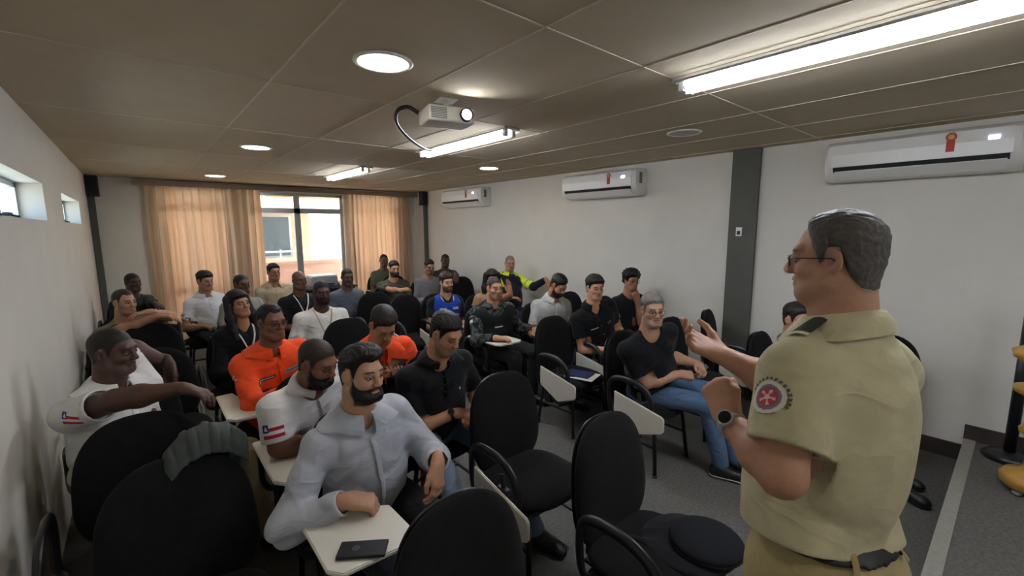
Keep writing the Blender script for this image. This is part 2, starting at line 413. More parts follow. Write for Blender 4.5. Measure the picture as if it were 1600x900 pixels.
cab = [c0, c0 + V3(-.05, .03, .03), c0 + V3(-.07, .12, .02), c0 + V3(.02, .30, -.01), c0 + V3(.25, .55, -.04), c0 + V3(.55, .85, -.03), c0 + V3(.82, 1.10, .05)]
def spline(pts, n=8):
    out = []; P = [pts[0]] + list(pts) + [pts[-1]]
    for i in range(1, len(P) - 2):
        for t in np.linspace(0, 1, n, endpoint=False):
            a, b, c, d = map(V3, P[i - 1:i + 3])
            out.append(.5 * (2 * b + (c - a) * t + (2 * a - 5 * b + 4 * c - d) * t * t + (3 * b - a - 3 * c + d) * t ** 3))
    out.append(V3(P[-1])); return out
tag(MB().tube(spline(cab), .011, 8).build('projector_cable', BLACKPL, None, True, origin=c0), 'dark cable looping from the projector to the tube light', 'cable')

# air conditioners
def aircon(yc, L, lb):
    t = empty('air_conditioner', (XR, yc, 2.07), lb, 'air conditioner', 'wall air conditioners')
    prof = [(0, 0.02), (-.06, 0), (-.14, .015), (-.205, .075), (-.222, .12), (-.225, .20), (-.215, .27), (-.17, .305), (0, .31)]
    n = len(prof); vs = []; fs = []
    for y, s in ((-L / 2, .93), (-L / 2 + .02, 1), (L / 2 - .02, 1), (L / 2, .93)):
        vs += [(x * s, y, .155 + (z - .155) * (s * .5 + .5)) for x, z in prof]
    for j in range(3):
        for i in range(n - 1): fs.append((j * n + i, j * n + i + 1, (j + 1) * n + i + 1, (j + 1) * n + i))
    fs += [tuple(range(n - 1, -1, -1)), tuple(range(3 * n, 4 * n))]
    b = MB(); b.add(vs, fs); b.build('casing', WHITEPL, t, auto=True)
    MB().prism([(-.2275, .108), (-.2305, .112), (-.2335, .20), (-.222, .276), (-.2205, .275), (-.2285, .20)], -L / 2 + .05, L / 2 - .05, Matrix(((1, 0, 0, 0), (0, 0, 1, 0), (0, 1, 0, 0), (0, 0, 0, 1)))).build('front_panel', WHITEPL, t)
    MB().prism([(-.212, .072), (-.150, .012), (-.146, .016), (-.208, .078)], -L / 2 + .07, L / 2 - .07, Matrix(((1, 0, 0, -.004), (0, 0, 1, 0), (0, 1, 0, 0), (0, 0, 0, 1)))).build('louvre', WHITEPL, t)
    MB().prism([(-.226, .107), (-.204, .07), (-.200, .076), (-.222, .113)], -L / 2 + .06, L / 2 - .06, Matrix(((1, 0, 0, -.003), (0, 0, 1, 0), (0, 1, 0, 0), (0, 0, 0, 1)))).build('vent', mat('vent_dark', '2b2d2f', rough=.7), t)
    # side grille
    MB().box((-.12, -L / 2 - .001, .2), (.05, .006, .12)).build('side_grille', mat('vent_grey', '77797c', rough=.6), t)
    yt = -L * .18
    e = MB().box((-.236, yt, .185), (.004, .042, .075)).lathe([(.004, -.238), (.028, -.238), (.028, -.234), (.004, -.234)], c=(0, yt, .245), n=20, axis='X')
    e.build('energy_tag', mat('tag_red', 'b5402c', rough=.5, noise=.05), t)
    MB().lathe([(.003, -.2395), (.017, -.2395), (.017, -.238), (.003, -.238)], c=(0, yt, .245), n=20, axis='X').build('tag_face', mat('tag_tan', 'c9a05d', rough=.5, noise=.2, nscale=60), t)
    MB().box((-.2345, yt - .20, .215), (.003, .05, .026)).build('display', emitter('ac_display', 'c3c8ff', 3.0), t)
aircon(.60, 1.06, 'white split air conditioner nearest the camera, right of the dark pillar strip')
aircon(3.46, 1.12, 'white split air conditioner in the middle of the right wall')
aircon(6.4, 1.2, 'white split air conditioner farthest back on the right wall')

# desk with printer under the back window
d = empty('side_desk', (2.2, 7.75, 0), 'dark desk standing under the open back window', 'desk')
MB().box((0, 0, .735), (1.3, .55, .03), bevel=.004).build('top', mat('desk_top', '4d4a48', rough=.5, noise=.1), d)
for x in (-.6, .6):
    for y in (-.22, .22): MB().box((x, y, .36), (.04, .04, .72)).build('leg', BLACKPL, d)
MB().box((0, .24, .5), (1.2, .015, .4)).build('modesty_panel', mat('desk_top', '4d4a48'), d)
pr = empty('printer', (2.35, 7.75, .75), 'grey and white printer on the desk under the back window', 'printer')
MB().box((0, 0, .08), (.42, .36, .16), bevel=.02).build('body', mat('printer_grey', '8f9193', rough=.5, noise=.03), pr, auto=True)
MB().box((0, 0, .175), (.40, .34, .03), bevel=.01).build('scanner_lid', WHITEPL, pr, auto=True)
MB().box((0, -.2, .05), (.28, .08, .012), bevel=.003).build('paper_tray', BLACKPL, pr)
for i, (x, hgt, lb) in enumerate(((1.78, .09, 'stack of papers on the left end of the desk'), (2.7, .05, 'thin stack of papers on the right end of the desk'))):
    s = MB(); rng = random.Random(i)
    for q in range(int(hgt / .012)): s.box((rng.uniform(-.01, .01), rng.uniform(-.01, .01), q * .012 + .006), (.22, .30, .011), rz=rng.uniform(-.08, .08))
    o = s.build('paper_stack', mat('paper', 'e6e3da', rough=.8, noise=.05), None); o.location = (x, 7.72, .75); tag(o, lb, 'papers')

# turned wooden stand and black pole on the stage, right edge
ws = empty('turned_wooden_stand', (3.83, -.15, .17), 'golden brown turned wooden stand on the stage at the right edge', 'stand')
WOOD = mat('gold_wood', 'b98b3f', rough=.4, noise=.2, nscale=12, spec=.5)
MB().lathe([(.02, .02), (.10, .025), (.125, .05), (.13, .09), (.11, .12), (.05, .14), (.035, .2), (.03, .3), (.04, .34), (.075, .36), (.08, .385), (.04, .41), (.03, .5), (.045, .56), (.12, .60), (.125, .63), (.05, .66), (.035, .72), (.07, .76), (.14, .80), (.15, .84), (.08, .88), (.02, .91)], n=36).build('post', WOOD, ws, smooth=True)
for a in range(3):
    MB().lathe([(.012, 0), (.022, .008), (.022, .02), (.012, .028)], c=(.09 * math.cos(a * 2.1 + 2.6), .09 * math.sin(a * 2.1 + 2.6), 0), n=16).build('foot', mat('foot_grey', '8b8a85', rough=.4), ws, smooth=True)
bp_ = empty('black_pole_stand', (4.3, -.06, .17), 'black pole stand on the stage against the right wall', 'stand')
MB().tube([(0, 0, .04), (0, 0, 1.0)], .03, 14).build('pole', BLACKPL, bp_, smooth=True)
MB().lathe([(.02, 0), (.12, .002), (.13, .02), (.10, .045), (.03, .06)], n=28).build('base', BLACKPL, bp_, smooth=True)
# ------------------------------------------------------------------ lecture chairs
CFAB = mat('chair_fabric', '1a191a', rough=.95, noise=.15, nscale=30, bump=.5, bscale=500, spec=.1, sheen=.04)
STEEL = mat('chair_steel', '1b1b1d', rough=.4, noise=.05, spec=.5)
TABW = mat('tablet_laminate', 'dcd8cc', rough=.35, noise=.02, nscale=8, spec=.4)
def pad(a, b, zc, T, yoff=0, px_=2.6, curve=0.0, taper=0.0, n=44, mrings=11, plane='XZ', dome=.0):
    """rounded upholstered pad: superellipse outline a x b, thickness T; returns verts, faces"""
    vs = []; fs = []
    rr = [math.sin(math.pi / 2 * i / mrings) for i in range(mrings + 1)]
    def outline(t):
        c, s = math.cos(t), math.sin(t)
        return a * math.copysign(abs(c) ** (2 / px_), c), b * math.copysign(abs(s) ** (2 / px_), s)
    for side in (-1, 1):
        for i, r in enumerate(rr):
            if side == 1 and i == mrings: continue
            th = T / 2 * (max(0, 1 - r ** 3.2)) ** .5
            for j in range(n):
                x, z = outline(2 * math.pi * j / n); x *= r; z *= r
                x *= 1 - taper * (z / b) * .5
                y = side * th + curve * x * x + (-dome * (1 - r * r) if side == -1 else 0)
                vs.append((x, y, z))
    base = (mrings + 1) * n
    for i in range(mrings):
        for j in range(n):
            fs.append((i * n + j, i * n + (j + 1) % n, (i + 1) * n + (j + 1) % n, (i + 1) * n + j))
    for i in range(mrings):
        for j in range(n):
            p = base + i * n + j; q = base + i * n + (j + 1) % n
            if i + 1 < mrings: r1, r2 = base + (i + 1) * n + (j + 1) % n, base + (i + 1) * n + j
            else: r1, r2 = mrings * n + (j + 1) % n, mrings * n + j
            fs.append((p, r2, r1, q))
    fs.append(tuple(range(n))[::-1]); fs.append(tuple(base + j for j in range(n)))
    return vs, fs
def make_chair(deployed):
    t = empty('lecture_chair', (0, 0, 0), 'black upholstered lecture chair', 'chair')
    # seat
    v, f = pad(.245, .235, 0, .085, px_=3.0, dome=.012)
    v = [(x, z + (.0 if z > 0 else 0), -y + .425 - (.018 * max(0, (-z - .13) / .1) ** 2)) for x, y, z in v]
    b = MB(); b.add(v, f); b.build('seat', CFAB, t, auto=True)
    MB().box((0, .01, .385), (.40, .38, .02), bevel=.008).build('seat_pan', BLACKPL, t)
    # backrest, tilted back
    v, f = pad(.232, .272, 0, .075, px_=2.7, curve=-.35, taper=.16, dome=.008)
    ca, sa = math.cos(.12), math.sin(.12)
    v = [(x, .235 + y * ca + z * sa, .655 - y * sa + z * ca) for x, y, z in v]
    b = MB(); b.add(v, f); bo = b.build('backrest', CFAB, t, auto=True)
    # hard back shell with a pale worn edge
    v, f = pad(.222, .262, 0, .03, px_=2.7, curve=-.35, taper=.16)
    v = [(x, .268 + y * ca + z * sa, .655 - y * sa + z * ca) for x, y, z in v]
    b = MB(); b.add(v, f); b.build('back_shell', BLACKPL, t, auto=True)
    # back support bar in a bellows sleeve
    s = MB(); s.tube([(0, .05, .378), (0, .20, .375), (0, .255, .40), (0, .285, .50), (0, .295, .62)], .022, 10, flat=(1.5, .5))
    s.build('back_support', STEEL, t, auto=True)
    g = MB(); pts = []; rs = []
    for i in range(19):
        z = .40 + i * .008; pts.append((0, .255 + i * .0012, z)); rs.append(.034 if i % 2 else .027)
    g.tube(pts, rs, 14, flat=(1.2, .7)); g.build('bellows', BLACKPL, t, auto=True)
    # legs
    for sx in (-1, 1):
        for sy in (-1, 1):
            MB().tube([(sx * .17, sy * .15, .375), (sx * .19, sy * .17, .34), (sx * .215, sy * .205, .012)], .0135, 10).tube([(sx * .215, sy * .205, .014), (sx * .2155, sy * .2055, 0)], .017, 10).build('leg', STEEL, t, smooth=True)
    st = MB()
    for sx in (-1, 1): st.tube([(sx * .2, .182, .20), (sx * .2, -.182, .20)], .010, 8)
    st.tube([(-.2, 0, .2), (.2, 0, .2)], .010, 8)
    st.tube([(-.17, .15, .372), (.17, .15, .372)], .012, 8).tube([(-.17, -.15, .372), (.17, -.15, .372)], .012, 8)
    st.build('stretcher', STEEL, t, auto=True)
    # arm loop on the sitter's right (-X)
    x = -.285
    path = [(-.17, .10, .385), (-.25, .12, .385), (x, .135, .43), (x, .15, .54), (x, .14, .615), (x, .09, .655), (x, 0, .665), (x, -.09, .655), (x, -.165, .61), (x, -.20, .53), (x, -.19, .44), (-.255, -.15, .388), (-.17, -.12, .385)]
    MB().tube(spline(path, 6), .017, 12, flat=(1.25, .8)).build('armrest', BLACKPL, t, smooth=True)
    poly = [(-.31, .20), (-.05, .19), (.0, .14), (.02, .02), (-.02, -.04), (-.31, -.10)]
    tb = MB()
    if deployed:
        P = [(-.335, .03), (-.335, -.40), (-.30, -.445), (-.09, -.455), (-.045, -.42), (-.05, -.22), (-.22, -.10), (-.245, .03)]
        tb.prism(P, .682, .698); o = tb.build('writing_tablet', TABW, t)
    else:
        P = [(.075, .575), (-.30, .50), (-.315, .485), (-.315, .405), (-.30, .385), (-.14, .325), (-.12, .325), (.06, .41), (.075, .43)]
        tb.prism(P, -.006, .008, Matrix(((0, 0, 1, x - .035), (1, 0, 0, 0), (0, 1, 0, 0), (0, 0, 0, 1)))); o = tb.build('writing_tablet', TABW, t)
    bm = bmesh.new(); bm.from_mesh(o.data); bmesh.ops.recalc_face_normals(bm, faces=bm.faces); bmesh.ops.bevel(bm, geom=list(bm.edges), offset=.004, segments=2, affect='EDGES'); bm.to_mesh(o.data); bm.free()
    hg = MB()
    if deployed: hg.box((x, -.06, .672), (.03, .14, .02), bevel=.004)
    else: hg.tube([(x - .005, -.10, .60), (x - .012, -.12, .535)], .012, 10).box((x - .01, -.12, .53), (.03, .07, .03), bevel=.006)
    hg.build('tablet_hinge', STEEL, t)
    return t
chair_folded = make_chair(False); chair_open = make_chair(True)
chair_used = {False: False, True: False}
def place_chair(x, y, label, opened=False, rz=0.0, group=None):
    src = chair_open if opened else chair_folded
    if not chair_used[opened]:
        chair_used[opened] = True; r = src
    else:
        r = src.copy(); COL.objects.link(r)
        for ch in src.children:
            c = ch.copy(); COL.objects.link(c); c.parent = r
    r.location = (x, y, 0); r.rotation_euler = (0, 0, rz); r['label'] = label; r['group'] = group or 'black lecture chairs in rows'
    return r
# ------------------------------------------------------------------ people: signed distance figures turned into meshes
def nrm(v): v = V3(v); return v / (np.linalg.norm(v) + 1e-9)
class Field:
    def __init__(self): self.p = []
    def cone(self, a, b, ra, rb=None, k=.02, flat=None, op='u'):
        self.p.append(('c', V3(a), V3(b), ra, ra if rb is None else rb, None if flat is None else (nrm(flat[0]), flat[1]), k, op)); return self
    def ell(self, c, rad, Rm=None, k=.02, op='u'):
        self.p.append(('e', V3(c), V3(rad), np.eye(3) if Rm is None else np.asarray(Rm, float), None, None, k, op)); return self
    def extend(self, o): self.p += o.p; return self
    @staticmethod
    def dist(p, X, Y, Z):
        if p[0] == 'c':
            a, b, ra, rb, flat = p[1:6]
            ba = b - a; l2 = float(ba @ ba) + 1e-12
            qx, qy, qz = X - a[0], Y - a[1], Z - a[2]
            t = np.clip((qx * ba[0] + qy * ba[1] + qz * ba[2]) / l2, 0, 1)
            qx = qx - t * ba[0]; qy = qy - t * ba[1]; qz = qz - t * ba[2]
            if flat is not None:
                n, s = flat; dn = (qx * n[0] + qy * n[1] + qz * n[2]) * (1 / s - 1)
                qx = qx + dn * n[0]; qy = qy + dn * n[1]; qz = qz + dn * n[2]
            return np.sqrt(qx * qx + qy * qy + qz * qz) - (ra + (rb - ra) * t)
        c, rad, Rm = p[1:4]
        qx, qy, qz = X - c[0], Y - c[1], Z - c[2]
        u = [(qx * Rm[0, i] + qy * Rm[1, i] + qz * Rm[2, i]) for i in range(3)]
        k0 = np.sqrt(sum((u[i] / rad[i]) ** 2 for i in range(3))); k1 = np.sqrt(sum((u[i] / rad[i] ** 2) ** 2 for i in range(3)))
        return k0 * (k0 - 1) / (k1 + 1e-6)
    @staticmethod
    def bbox(p, mg):
        if p[0] == 'c':
            r = max(p[3], p[4]) + mg
            return np.minimum(p[1], p[2]) - r, np.maximum(p[1], p[2]) + r
        e = np.sqrt(((p[3] * p[2]) ** 2).sum(1)) + mg
        return p[1] - e, p[1] + e
    @staticmethod
    def xform(p, M):
        if M is None: return p
        A, t = M[:3, :3], M[:3, 3]
        if p[0] == 'c':
            fl = None if p[5] is None else (A @ p[5][0], p[5][1])
            return ('c', A @ p[1] + t, A @ p[2] + t, p[3], p[4], fl, p[6], p[7])
        return ('e', A @ p[1] + t, p[2], A @ p[3], None, None, p[6], p[7])
    def grid(self, xs, ys, zs, Minv=None, mg=.03):
        F = np.full((len(xs), len(ys), len(zs)), 1.0, np.float32)
        for p in self.p:
            p = self.xform(p, Minv); lo, hi = self.bbox(p, mg + p[6])
            s = []
            for g, l, h_ in zip((xs, ys, zs), lo, hi):
                s.append(slice(int(np.searchsorted(g, l)), int(np.searchsorted(g, h_))))
            if any(q.stop <= q.start for q in s): continue
            d = self.dist(p, xs[s[0]][:, None, None], ys[s[1]][None, :, None], zs[s[2]][None, None, :]).astype(np.float32)
            o = F[s[0], s[1], s[2]]; k = p[6]
            if p[7] == 'u':
                hh = np.clip(.5 + .5 * (o - d) / k, 0, 1); F[s[0], s[1], s[2]] = d * hh + o * (1 - hh) - k * hh * (1 - hh)
            else:
                d = -d; hh = np.clip(.5 - .5 * (o - d) / k, 0, 1); F[s[0], s[1], s[2]] = d * hh + o * (1 - hh) + k * hh * (1 - hh)
        return F
    def at(self, P):
        P = np.asarray(P, float); F = np.full(len(P), 1.0)
        for p in self.p:
            d = self.dist(p, P[:, 0], P[:, 1], P[:, 2]); k = p[6]
            if p[7] == 'u':
                hh = np.clip(.5 + .5 * (F - d) / k, 0, 1); F = d * hh + F * (1 - hh) - k * hh * (1 - hh)
            else:
                d = -d; hh = np.clip(.5 - .5 * (F - d) / k, 0, 1); F = d * hh + F * (1 - hh) + k * hh * (1 - hh)
        return F
    def bounds(self):
        L = []; Hh = []
        for p in self.p:
            if p[7] == 'u':
                a, b = self.bbox(p, .012); L.append(a); Hh.append(b)
        return np.min(L, 0), np.max(Hh, 0)
def axes(lo, hi, h):
    return [np.arange(l, u + h, h) for l, u in zip(lo, hi)]
def smax(a, b, k):
    hh = np.clip(.5 - .5 * (a - b) / k, 0, 1); return b * hh + a * (1 - hh) + k * hh * (1 - hh)
CORN = [(0, 0, 0), (1, 0, 0), (0, 1, 0), (1, 1, 0), (0, 0, 1), (1, 0, 1), (0, 1, 1), (1, 1, 1)]
EDG = [(0, 1), (2, 3), (4, 5), (6, 7), (0, 2), (1, 3), (4, 6), (5, 7), (0, 4), (1, 5), (2, 6), (3, 7)]
def surfnets(F, xs, ys, zs):
    S = F < 0
    c = np.zeros(tuple(n - 1 for n in F.shape), np.int8)
    for i, j, k in CORN:
        c += S[i:F.shape[0] - 1 + i, j:F.shape[1] - 1 + j, k:F.shape[2] - 1 + k]
    act = (c > 0) & (c < 8)
    I = np.argwhere(act)
    if len(I) == 0: return np.zeros((0, 3)), np.zeros((0, 4), int)
    idx = np.full(act.shape, -1, np.int64); idx[act] = np.arange(len(I))
    vals = [F[I[:, 0] + a, I[:, 1] + b, I[:, 2] + d] for a, b, d in CORN]
    acc = np.zeros((len(I), 3)); cnt = np.zeros(len(I))
    for a, b in EDG:
        fa, fb = vals[a], vals[b]; mk = (fa < 0) != (fb < 0)
        t = np.where(mk, fa / np.where(mk, fa - fb, 1), 0)
        ca, cb = np.array(CORN[a], float), np.array(CORN[b], float)
        acc += (ca + t[:, None] * (cb - ca)) * mk[:, None]; cnt += mk
    q = acc / cnt[:, None]
    h = xs[1] - xs[0]
    V = np.stack([xs[I[:, 0]] + q[:, 0] * h, ys[I[:, 1]] + q[:, 1] * h, zs[I[:, 2]] + q[:, 2] * h], 1)
    Q = []
    for ax in range(3):
        o1, o2 = (ax + 1) % 3, (ax + 2) % 3
        sl0 = [slice(None)] * 3; sl1 = [slice(None)] * 3; sl0[ax] = slice(0, -1); sl1[ax] = slice(1, None)
        A, B = S[tuple(sl0)], S[tuple(sl1)]
        E_ = np.argwhere(A != B)
        E_ = E_[(E_[:, o1] > 0) & (E_[:, o2] > 0) & (E_[:, o1] < F.shape[o1] - 1) & (E_[:, o2] < F.shape[o2] - 1)]
        if not len(E_): continue
        inside = A[E_[:, 0], E_[:, 1], E_[:, 2]]
        def cell(d1, d2):
            T = E_.copy(); T[:, o1] -= d1; T[:, o2] -= d2; return idx[T[:, 0], T[:, 1], T[:, 2]]
        q4 = np.stack([cell(1, 1), cell(0, 1), cell(0, 0), cell(1, 0)], 1)
        q4[~inside] = q4[~inside][:, ::-1]
        Q.append(q4)
    return V, (np.concatenate(Q) if Q else np.zeros((0, 4), int))
def folds(P, amp, f=1.0, seed=0.0):
    x, y, z = P
    w1 = .9 * np.sin(7 * f * x + 5 * f * z + seed) + .7 * np.sin(11 * f * y - 6 * f * z + 2 * seed)
    w2 = .9 * np.sin(8 * f * z - 5 * f * y + 3 * seed) + .6 * np.sin(13 * f * x + seed)
    a = 1 - 2 * np.abs(np.sin(7 * f * (x + .6 * y) + 11 * f * z + 1.6 * w1))
    b = 1 - 2 * np.abs(np.sin(12 * f * (x - .5 * y) - 8 * f * z + 1.8 * w2 + seed))
    m = .5 + .5 * np.sin(6 * x + 9 * z + 2 * w2 + seed)
    return amp * (1.1 * a * m + .9 * b * (1 - m) + .5 * w1 * .6)

HEADK = [('ell', (0, -.018, .036), (.0745, .095, .084), .02), ('ell', (0, .022, -.03), (.060, .066, .088), .03)]
def head_field(M, sp):
    """M: 4x4 head frame to world (head-local: +x right, +y face, +z up, eye level z=0)"""
    A = M[:3, :3]; s = sp.get('hs', 1.0); T = lambda p: A @ (V3(p) * s) + M[:3, 3]
    f = Field(); jaw = sp.get('jaw', 1.0)
    f.ell(T((0, -.018, .036)), V3(.0745, .095, .084) * s, A, .02)
    f.ell(T((0, .022, -.028)), V3(.0595 * (.5 + .5 * jaw), .064, .086) * s, A, .03)
    f.cone(T((-.02, .058, -.096)), T((.02, .058, -.096)), .021 * s, None, .03)
    for e in (-1, 1):
        f.cone(T((e * .05 * jaw, .008, -.062)), T((e * .024, .052, -.096)), .021 * s, .02 * s, .025)
        f.ell(T((e * .040, .052, -.026)), V3(.024, .024, .022) * s, A, .02)
    f.cone(T((-.032, .072, .024)), T((.032, .072, .024)), .0165 * s, None, .016)
    for e in (-1, 1):
        f.ell(T((e * .032, .098, -.001)), V3(.0185, .020, .0125) * s, A, .012, 's')
    f.cone(T((0, .082, .012)), T((0, .103, -.028)), .0085 * s, .0125 * s, .012)
    for e in (-1, 1):
        f.ell(T((e * .0115, .096, -.033)), V3(.0095, .012, .0085) * s, A, .007)
        f.ell(T((e * .0315, .0745, -.0005)), V3(.0138, .0138, .0125) * s, A, .003)
    f.cone(T((-.019, .078, -.0575)), T((.019, .078, -.0575)), .0085 * s, None, .010)
    f.cone(T((-.006, .0835, -.0585)), T((.006, .0835, -.0585)), .0078 * s, None, .010)
    f.cone(T((-.015, .078, -.070)), T((.015, .078, -.070)), .0092 * s, None, .010)
    f.cone(T((-.021, .0885, -.0635)), T((.021, .0885, -.0635)), .0022 * s, None, .004, op='s')
    for e in (-1, 1):
        c, q = math.cos(.45 * e), math.sin(.45 * e)
        Rz = np.array([[c, -q, 0], [q, c, 0], [0, 0, 1.]])
        tilt = -.2; Rx = np.array([[1, 0, 0], [0, math.cos(tilt), math.sin(tilt)], [0, -math.sin(tilt), math.cos(tilt)]])
        f.ell(T((e * .0785, -.012, -.006)), V3(.009, .020, .032) * s, A @ Rz @ Rx, .008)
        f.ell(T((e * .0855, -.006, -.002)), V3(.007, .010, .017) * s, A @ Rz @ Rx, .005, 's')
    return f
def sst(e0, e1, x):
    t = np.clip((x - e0) / (e1 - e0), 0, 1); return t * t * (3 - 2 * t)
HAIRF = [-.14, -.06, -.045, -.032, -.022, .004, .012, .022, .030, .042, .060, .085, .12]
HAIRZ = [-.055, -.06, -.045, -.01, .034, .036, .0, -.012, .015, .046, .062, .070, .074]
def hair_region(p, sp):
    x, y, z = p
    st = sp.get('hair', 'short')
    fz = np.interp(y, HAIRF, HAIRZ)
    if st == 'receding': fz = fz + np.where(y > .0, .035 * sst(.0, .06, y) * (.3 + sst(.02, .045, np.abs(x))), 0)
    if st in ('officer',):
        fz = fz + .022 * sst(.035, .055, y) + .05 * sst(.05, .08, y); fz = fz - .026 * sst(-.04, -.08, y)
    if st == 'quiff': fz = fz + .012 * sst(.02, .05, np.abs(x)) * sst(.03, .06, y)
    if st in ('fringe', 'curly', 'long', 'side'): fz = fz - .010 * sst(.03, .07, y)
    return fz - z
def beard_region(p, kind):
    x, y, z = p
    top = np.interp(y, [.005, .015, .03, .05, .07, .10, .13], [.0, -.012, -.034, -.05, -.053, -.0445, -.0445])
    g = z - top
    g = np.maximum(g, .012 - y)
    g = np.maximum(g, -.132 - z)
    lip = (np.sqrt((x / .023) ** 2 + ((z + .0635) / .0085) ** 2) - 1) * .009
    lip = np.where(y > .05, lip, 1)
    g = np.maximum(g, -lip)
    if kind == 'mustache': g = np.maximum(g, np.maximum(-.0575 - z, np.abs(x) - .033))
    if kind == 'goatee': g = np.maximum(g, np.abs(x) - .034)
    return g
def skin_rgb(h):
    c = np.array(srgb(h)); return c * .88 + c.mean() * .12
def head_colors(P, sp):
    """albedo of the face per vertex (P in head-local units)"""
    x, y, z = P.T; ax = np.abs(x)
    sk = skin_rgb(sp['skin']); hc = np.array(srgb(sp.get('hc', '1a1512')))
    C = np.tile(sk, (len(P), 1))
    def mixc(w, col):
        nonlocal C
        w = np.clip(w, 0, 1)[:, None]; C = C * (1 - w) + np.array(col) * w
    ruddy = sk * np.array([1.08, .88, .86])
    mixc(.5 * sst(.03, .0, np.hypot(ax - .04, z + .03)) * (y > .03) + .5 * sst(.02, .0, np.hypot(x, z + .03)) * (y > .09), ruddy)
    bd = sp.get('beard', 'none')
    if bd != 'none':
        g = beard_region((x, y, z), 'full' if bd in ('stubble', 'full', 'short') else bd)
        w = {'stubble': .32, 'full': .9, 'short': .62, 'mustache': .8, 'goatee': .75}[bd]
        mixc(w * sst(.008, -.006, g), np.array(srgb(sp.get('bc', sp.get('hc', '1a1512')))))
    if bd not in ('full',):
        pass
    lip = np.sqrt((x / .0235) ** 2 + ((z + .0635) / .0098) ** 2)
    mixc(.75 * sst(1.15, .8, lip) * (y > .06), sk * np.array([.86, .58, .56]))
    mixc(.8 * sst(.0026, .0008, np.abs(z + .0635)) * sst(.024, .019, ax) * (y > .06), sk * np.array([.3, .2, .2]))
    if sp.get('hair') != 'none':
        mixc(.85 * sst(.006, -.004, hair_region((x, y, z), sp)) * (sp.get('scalp', 1.0)), hc)
    bz = .0225 + .004 * np.sin((ax - .012) / .036 * 2.4)
    mixc(.85 * sst(.0065, .0025, np.abs(z - bz)) * sst(.010, .015, ax) * sst(.054, .046, ax) * (y > .045), np.array(srgb(sp.get('browc', sp.get('hc', '1a1512')))))
    closed = sp.get('lids', 0.0)
    ex = ax - .0315; ez = z + .0005
    e = np.sqrt((ex / .0145) ** 2 + (ez / (.0056 * (1 - .75 * closed))) ** 2)
    ring = (y > .055)
    mixc(.85 * sst(1.5, 1.1, np.sqrt((ex / .0150) ** 2 + ((ez - .0014) / .0076) ** 2)) * ring, sk * .35)
    if closed < .9:
        mixc(sst(1.08, .9, e) * ring, (np.array([.30, .26, .24]) * .5 + sk * .5))
        ir = np.hypot(ex + (x > 0) * 0, ez)
        mixc(sst(.0078, .0062, np.hypot(x - np.sign(x) * .0315 - sp.get('gaze', 0) * .006, ez)) * sst(1.1, .92, e) * ring, (.025, .014, .01))
    else:
        mixc(sst(1.3, .9, e) * ring, sk * .8)
    # nostrils
    mixc(.8 * sst(.0055, .003, np.hypot(ax - .0085, (z + .0405) * 1.3)) * (y > .085), sk * .15)
    return C
def frame(pos, yaw, pitch=0.0, roll=0.0):
    """yaw: world heading in degrees of the face direction, pitch: degrees looking down, roll: tilt toward own right"""
    a = math.radians(yaw); f0 = V3(math.cos(a), math.sin(a), 0); r0 = V3(math.sin(a), -math.cos(a), 0); u0 = V3(0, 0, 1)
    p = math.radians(pitch); f = f0 * math.cos(p) - u0 * math.sin(p); u = u0 * math.cos(p) + f0 * math.sin(p)
    q = math.radians(roll); r = r0 * math.cos(q) - u * math.sin(q); u = u * math.cos(q) + r0 * math.sin(q)
    M = np.eye(4); M[:3, 0] = r; M[:3, 1] = f; M[:3, 2] = u; M[:3, 3] = pos; return M
def ik(S, W, l1, l2, pole):
    d = W - S; L = np.linalg.norm(d); mx = (l1 + l2) * .995
    if L > mx: W = S + d / L * mx; L = mx; d = W - S
    L = max(L, abs(l1 - l2) + .02)
    n = d / L; a = (l1 * l1 - l2 * l2 + L * L) / (2 * L); hgt = math.sqrt(max(l1 * l1 - a * a, 1e-6))
    pv = V3(pole); pv = pv - n * (pv @ n); pv = nrm(pv)
    return S + n * a + pv * hgt, W
def rot(v, ax, ang):
    ax = nrm(ax); c, s = math.cos(ang), math.sin(ang); return v * c + np.cross(ax, v) * s + ax * (ax @ v) * (1 - c)
